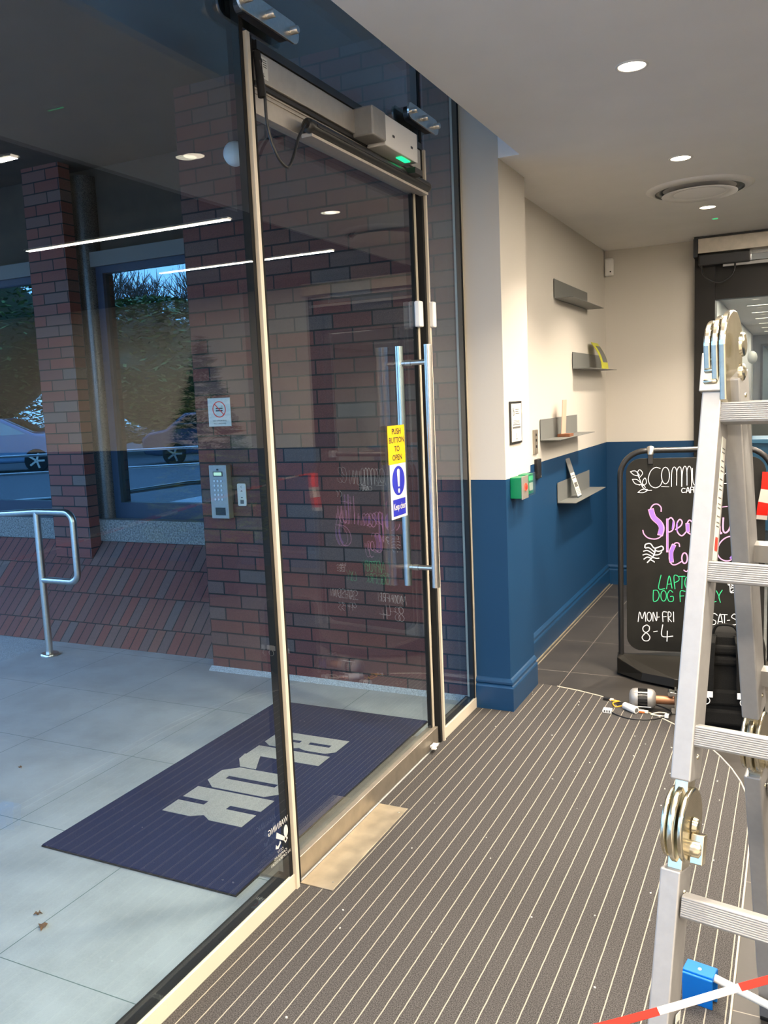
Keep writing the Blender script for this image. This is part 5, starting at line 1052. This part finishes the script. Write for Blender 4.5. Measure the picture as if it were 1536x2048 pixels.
o = MB().lathe((0, 0, 0.017), (0.80, -0.60, 0), [(0, 0.015), (0.002, 0.017), (0.078, 0.017), (0.080, 0.015)], 24).build('capacitor_can', M['white'], None, loc=(0.672, 3.985, 0.003))
MB().lathe((0.0641, -0.0481, 0.017), (0.80, -0.60, 0), [(0, 0.011), (0.0015, 0.010)], 16).build('end_cap', M['inkgrey'], o)
tag(o, 'white plastic cylinder lying on the carpet in front of the motor', 'capacitor')
o = MB().box(-0.020, 0.020, -0.012, 0.012, 0, 0.020).box(-0.024, -0.020, -0.010, 0.010, 0.002, 0.012).build('connector_plug', M['white'], None, 0.002, loc=(0.608, 3.912, 0.003))
for k in range(3): MB().box(-0.015+k*0.011, -0.009+k*0.011, -0.0125, -0.012, 0.005, 0.015).build('socket', M['inkgrey'], o)
tag(o, 'white multi-way plug on the carpet at the end of the black cable', 'plug')
o = MB().tube(smooth2([(0.628, 3.905, 0.010), (0.66, 3.885, 0.006), (0.72, 3.86, 0.006), (0.80, 3.875, 0.006), (0.86, 3.93, 0.006), (0.885, 3.99, 0.008), (0.86, 4.03, 0.01), (0.80, 4.045, 0.02)]), 0.0035, 8).build('motor_cable', M['black'])
tag(o, 'black cable curving over the carpet from the white plug to the motor', 'cable')
o = MB().tube(smooth2([(0.575, 4.075, 0.008), (0.60, 4.06, 0.010), (0.635, 4.055, 0.012), (0.61, 4.03, 0.010), (0.63, 3.99, 0.006), (0.66, 4.02, 0.006)]), 0.003, 8).build('wiring_harness', mat('orange_wire', (0.75, 0.33, 0.02), 0.4))
MB().box(0.555, 0.590, 4.066, 4.084, 0.003, 0.018).build('black_plug', M['black'], o, 0.002)
MB().box(0.588, 0.605, 4.060, 4.074, 0.005, 0.016).build('white_connector', M['white'], o, 0.001)
tag(o, 'tangle of thin orange wires with a small plug at the carpet edge', 'wires')
o = MB().box(-0.03, 0.03, -0.02, 0.02, 0, 0.004).build('black_flap', M['black'], None, 0.001, loc=(0.655, 4.045, 0.003)); tag(o, 'flat black plastic scrap between the orange wires and the motor', 'plastic scrap')
o = MB().tube(smooth2([(0.80, 3.94, 0.008), (0.83, 3.965, 0.012), (0.865, 3.97, 0.010), (0.87, 3.94, 0.008), (0.83, 3.935, 0.008), (0.80, 3.94, 0.008)]), 0.003, 8).build('cream_wires', mat('cream_wire', (0.62, 0.58, 0.42), 0.5))
MB().box(0.862, 0.880, 3.925, 3.95, 0.003, 0.018).build('plug', M['white'], o, 0.002)
tag(o, 'loop of cream wires with a plug beside the rucksack', 'wires')
o = MB().box(0.742, 0.785, 3.955, 3.968, 0.004, 0.016).build('wire_terminal', M['white'], None, 0.002); MB().box(0.745, 0.770, 3.951, 3.955, 0.005, 0.012).build('orange_tab', mat('orange_tab', (0.6, 0.16, 0.03), 0.5), o)
tag(o, 'small white and orange terminal just below the motor', 'terminal')
o = MB().box(-0.012, 0.012, -0.02, 0.02, 0, 0.008).box(0.0, 0.02, -0.035, -0.02, 0.0, 0.006).build('white_clip', M['white'], None, 0.001, loc=(0.010, 3.225, 0.022)); tag(o, 'small white plastic clip lying on the door threshold', 'clip')
random.seed(5)
cr = MB()
for i in range(46):
    x = random.uniform(0.15, 1.2); y = random.uniform(1.6, 4.1)
    if (x-0.05)**2+(max(y, 3)-3)**2 > 1.15**2: continue
    s = random.uniform(0.0012, 0.0035)
    cr.obox((x, y, 0.003+s/2), (1, random.random(), 0), (-random.random(), 1, 0), (0, 0, 1), s*1.5, s, s)
o = cr.build('debris_crumbs', M['signwhite']); tag(o, 'white crumbs of debris scattered over the striped carpet', 'debris', kind='stuff')

# ------------------------------------------------ blue clip with white pole
bc = empty('mop_clip', (1.20, 2.05, 0.003), 'bright blue plastic clip on a white pole behind the ladder foot', 'mop head')
MB().obox((0.0, 0.0, 0.080), (0.985, -0.17, 0), (0.17, 0.985, 0), (0, 0, 1), 0.072, 0.045, 0.014).build('top_plate', M['blueplastic'], bc, 0.002)
MB().obox((-0.004, -0.022, 0.042), (0.985, -0.17, 0), (0.17, 0.97, 0.15), (0, -0.15, 1), 0.072, 0.006, 0.085).build('front_flap', M['blueplastic'], bc, 0.002)
MB().obox((0.004, 0.022, 0.040), (0.985, -0.17, 0), (0.17, 0.97, -0.15), (0, 0.15, 1), 0.072, 0.006, 0.080).build('rear_flap', M['blueplastic'], bc, 0.002)
MB().lathe((0.0, -0.004, 0.087), (0, 0, 1), [(0, 0.005), (0.002, 0.004)], 10).build('rivet', M['steel'], bc)
MB().cyl((0.03, -0.005, 0.075), (1.00, -0.34, 0.015), 0.0095, 12).build('white_pole', M['signwhite'], bc)

# ------------------------------------------------ barrier tape
def tape_strip(pts, width, name, label, flatdir=None, seg=0.13, twist=0.0):
    pts = [Vector(p) for p in pts]
    sm_ = [Vector(p) for p in smooth2([tuple(p) for p in pts], 10)]
    L = [0]
    for a, b in zip(sm_, sm_[1:]): L.append(L[-1]+(b-a).length)
    N_ = max(4, int(L[-1]/0.02)); m = MB(); vs = []; 
    def at(s):
        for i in range(len(L)-1):
            if s <= L[i+1]: t = (s-L[i])/max(1e-9, L[i+1]-L[i]); return sm_[i].lerp(sm_[i+1], t), (sm_[i+1]-sm_[i]).normalized()
        return sm_[-1], (sm_[-1]-sm_[-2]).normalized()
    for k in range(N_+1):
        s = L[-1]*k/N_; p, d = at(s)
        up_ = Vector((0, 0, 1)); side = d.cross(up_)
        if side.length < 0.2: side = d.cross(Vector((1, 0, 0)))
        side.normalize(); vv = side.cross(d).normalized()
        an = twist*s; w = (vv*math.cos(an)+side*math.sin(an))*width/2; n = (vv*-math.sin(an)+side*math.cos(an))*0.0004
        vs += [p+w+n, p-w+n, p-w-n, p+w-n]
    m.v = [tuple(v) for v in vs]
    for k in range(N_):
        ci = int((L[-1]*k/N_)/seg) % 2
        for q in range(4):
            m.f.append((4*k+q, 4*k+(q+1) % 4, 4*k+4+(q+1) % 4, 4*k+4+q)); m.sm.append(False); m.mi.append(ci)
    o = m.build(name, [M['tape_red'], M['tape_white']])
    tag(o, label, 'barrier tape'); return o
kx, ky, kz = 1.272, 4.600, 1.075
tape_strip([(kx, ky, kz), (1.50, 4.10, 1.02), (2.05, 2.82, 0.80), (2.45, 1.95, 0.72), (2.40, 1.30, 0.86), (1.85, 1.20, 0.90), (1.46, 1.057, 0.827), (1.172, 0.906, 0.758), (0.70, 0.66, 0.67)], 0.0095,
           'barrier_tape', 'red and white barrier tape stretched low across the front of the ladder', seg=0.11, twist=0.25)
tape_strip([(kx-0.01, ky-0.02, kz), (kx-0.015, ky-0.03, kz-0.08), (kx-0.03, ky-0.035, kz-0.17), (kx-0.035, ky-0.03, kz-0.235)], 0.050, 'hanging_tape_end', 'loose end of red and white tape hanging from the sign frame', seg=0.07)

# ------------------------------------------------ things only the glass reflects
def leafy(name, loc, label, cat, shape, n, ls, cols, trunk_h=0.0, trunk_r=0.05, seed=1, grp=None, core=None):
    random.seed(seed); r = empty(name, loc, label, cat, grp); m = MB()
    for i in range(n):
        p = shape()
        a = random.uniform(0, 2*PI); e = random.uniform(-1, 1)
        u = Vector((math.cos(a), math.sin(a), e*0.5)).normalized(); w = Vector((-math.sin(a), math.cos(a), random.uniform(-.6, .6))).normalized()
        s = ls*random.uniform(0.5, 1.3); p = Vector(p)
        m.mi.append(i % len(cols)); m.v += [tuple(p-u*s), tuple(p+w*s*0.35), tuple(p+u*s), tuple(p-w*s*0.35)]; k = len(m.v)
        m.f.append((k-4, k-3, k-2, k-1)); m.sm.append(False)
    if core:
        R0, z0, z1 = core; n_ = 16; pr_ = [((z1-z0)*0.78*k/10, R0*0.90*math.sin(PI*(k+0.3)/10.6)) for k in range(11)]
        m.cur = 0; m.lathe((0, 0, z0+(z1-z0)*0.10), (0, 0, 1), pr_, n_)
    m.build('foliage', cols, r)
    MB().cyl((0, 0, 0), (0, 0, trunk_h), trunk_r, 10).build('trunk', M['bark'], r)
    return r
M['bark'] = mat('bark', (0.06, 0.05, 0.04), 0.9)
M['fol1'] = mat('foliage_dark', (0.02, 0.05, 0.018), 0.7); M['fol2'] = mat('foliage_green', (0.06, 0.12, 0.03), 0.7); M['fol3'] = mat('foliage_light', (0.14, 0.22, 0.06), 0.7)
def cone(R0, z0, z1):
    def f():
        t = random.random()**0.6; z = z1-(z1-z0)*t; r_ = R0*t*math.sqrt(random.uniform(0.3, 1)); a = random.uniform(0, 2*PI)
        return (r_*math.cos(a), r_*math.sin(a), z)
    return f
def blob(R0, z0, z1):
    def f():
        a = random.uniform(0, 2*PI); h = random.uniform(-1, 1); q = math.sqrt(1-h*h)*random.uniform(0.85, 1.03)*R0*(1+0.15*math.sin(3*a+h*4))
        return (q*math.cos(a), q*math.sin(a), (z0+z1)/2+(z1-z0)/2*h)
    return f
pt_ = leafy('potted_conifer', (2.85, 5.55, 0.0), 'dark conical potted tree in the lobby, seen reflected above the no smoking sign', 'potted tree', cone(0.58, 0.45, 2.08), 2600, 0.055, [M['fol1'], M['fol2']], 1.2, 0.025, 3)
MB().lathe((0, 0, 0), (0, 0, 1), [(0, 0.16), (0.40, 0.22), (0.42, 0.23), (0.42, 0.20)], 24).build('planter', M['blackframe'], pt_)
for i, (x, y, R0, h, w_) in enumerate(((-19.8, -15.5, 3.5, 5.6, 'broad and reflected in the middle of the right window'), (-26.0, -13.2, 3.3, 8.2, 'the tallest, reflected in the left window'), (-14.6, -20.6, 3.3, 5.2, 'reflected at the right edge'), (-32.0, -8.5, 3.3, 7.0, 'farthest left'))):
    leafy('evergreen_tree', (x, y, -0.01), 'dense evergreen beyond the car park, '+w_, 'tree', blob(R0, 0.3, h), 13000, 0.17, [M['fol1'], M['fol2'], M['fol3']], h*0.5, 0.2, 10+i, 'evergreens beyond the car park', (R0, 0.3, h))
def bare_tree(loc, h, seed):
    random.seed(seed); m = MB()
    def br_(p, d, L, r, lv):
        n = 4; pts = [p]; q = Vector(p); dd = Vector(d)
        for i in range(n):
            dd = (dd+Vector((random.uniform(-.18, .18), random.uniform(-.18, .18), random.uniform(-.05, .14)))).normalized(); q = q+dd*L/n; pts.append(Vector(q))
        m.tube(pts, [r*(1-0.6*i/n) for i in range(n+1)], 5 if lv < 3 else 3)
        if lv >= 5: return
        for k in range(4 if lv < 4 else 3):
            t = random.uniform(0.35, 1.0); b = pts[int(t*n)]
            a = random.uniform(0, 2*PI); sp3 = random.uniform(0.4, 0.9)
            nd = (dd+Vector((math.cos(a)*sp3, math.sin(a)*sp3, random.uniform(-0.1, 0.35)))).normalized()
            br_(b, nd, L*random.uniform(0.55, 0.75), max(0.018, r*0.5), lv+1)
    br_(Vector((0, 0, 0)), Vector((0, 0, 1)), h*0.38, 0.22, 0)
    o = m.build('bare_tree', M['bark'], None, loc=loc); tag(o, 'leafless winter tree against the dusk sky, seen only in the window reflections', 'tree', 'bare trees beyond the car park'); return o
t0 = bare_tree((-25.1, -21.7, -0.01), 14, 21)
for i, (x, y, rz, w_) in enumerate(((-21.0, -23.0, 1.1, 'towards the right'), (-29.0, -19.5, 2.4, 'left of the middle'), (-35.4, -22.0, 4.0, 'farthest left'), (-27.0, -28.0, 5.2, 'farthest back'))):
    c = t0.copy(); COL.objects.link(c); c.location = (x, y, -0.01); c.rotation_euler = (0, 0, rz); c['label'] = 'leafless winter tree seen only in window reflections, '+w_
def car(loc, rz, col, label):
    r = empty('parked_car', loc, label, 'car', 'parked cars', rz); pm = mat('car_paint', col, 0.2, 0.3)
    side = [(-2.15, 0.35), (-2.2, 0.75), (-2.0, 0.92), (-1.55, 0.98), (-1.0, 1.42), (0.55, 1.48), (1.35, 1.05), (1.9, 0.98), (2.2, 0.8), (2.22, 0.4), (1.85, 0.28), (-1.8, 0.28)]
    MB().prism(side, (0, 0.88, 0), (1, 0, 0), (0, 0, 1), 1.76).build('body', pm, r, 0.06)
    for y in (-0.885, 0.885):
        MB().prism([(-1.35, 1.0), (-0.92, 1.36), (0.5, 1.42), (1.15, 1.05)], (0, y+0.006, 0), (1, 0, 0), (0, 0, 1), 0.012).build('side_window', M['outpane'], r)
    MB().obox((1.0, 0, 1.27), (0.88, 0, -0.47), (0, 1, 0), (0.47, 0, 0.88), 0.78, 1.5, 0.02).build('windscreen', M['outpane'], r)
    for x in (-1.35, 1.38):
        for y in (-0.90, 0.90):
            s_ = -1 if y < 0 else 1
            wh = MB().lathe((x, y-s_*0.18, 0.32), (0, s_, 0), [(0, 0.30), (0.02, 0.32), (0.18, 0.32), (0.2, 0.30)], 24).build('wheel', M['rubber'], r)
            hb = MB()
            for k in range(5):
                a = 2*PI*k/5; hb.obox((x+0.11*math.cos(a), y+s_*0.025, 0.32+0.11*math.sin(a)), (math.cos(a), 0, math.sin(a)), (0, 1, 0), (-math.sin(a), 0, math.cos(a)), 0.20, 0.01, 0.05)
            hb.build('alloy_spokes', M['steel'], wh)
    for y in (-0.65, 0.65): MB().box(2.14, 2.23, y-0.16, y+0.16, 0.66, 0.80).build('headlight', M['lamp'], r)
    return r
car((-13.6, -10.8, -0.01), math.radians(142+180), (0.03, 0.05, 0.09), 'dark blue parked car seen only reflected in the right-hand window')
car((-18.8, -7.2, -0.01), math.radians(-35), (0.14, 0.22, 0.33), 'pale blue parked car seen only reflected in the far left window')
car((-23.0, -4.6, -0.01), math.radians(-30), (0.20, 0.24, 0.28), 'grey parked car in the second row of the car park')
# ramp railings in the forecourt, reflected
rr_ = empty('ramp_railing', (-6.0, -1.2, 0.0), 'long two-bar steel ramp railing, seen only in the window reflections', 'railing', rz=math.radians(-38))
m = MB().cyl((-4, 0, 0.95), (3.6, 0, 0.95), 0.02, 10).cyl((-4, 0, 0.70), (3.6, 0, 0.70), 0.02, 10); m.build('rail', M['steel'], rr_)
for x in (-4, -2.1, -0.2, 1.7, 3.6): MB().cyl((x, 0, 0), (x, 0, 0.95), 0.02, 10).build('post', M['steel'], rr_)
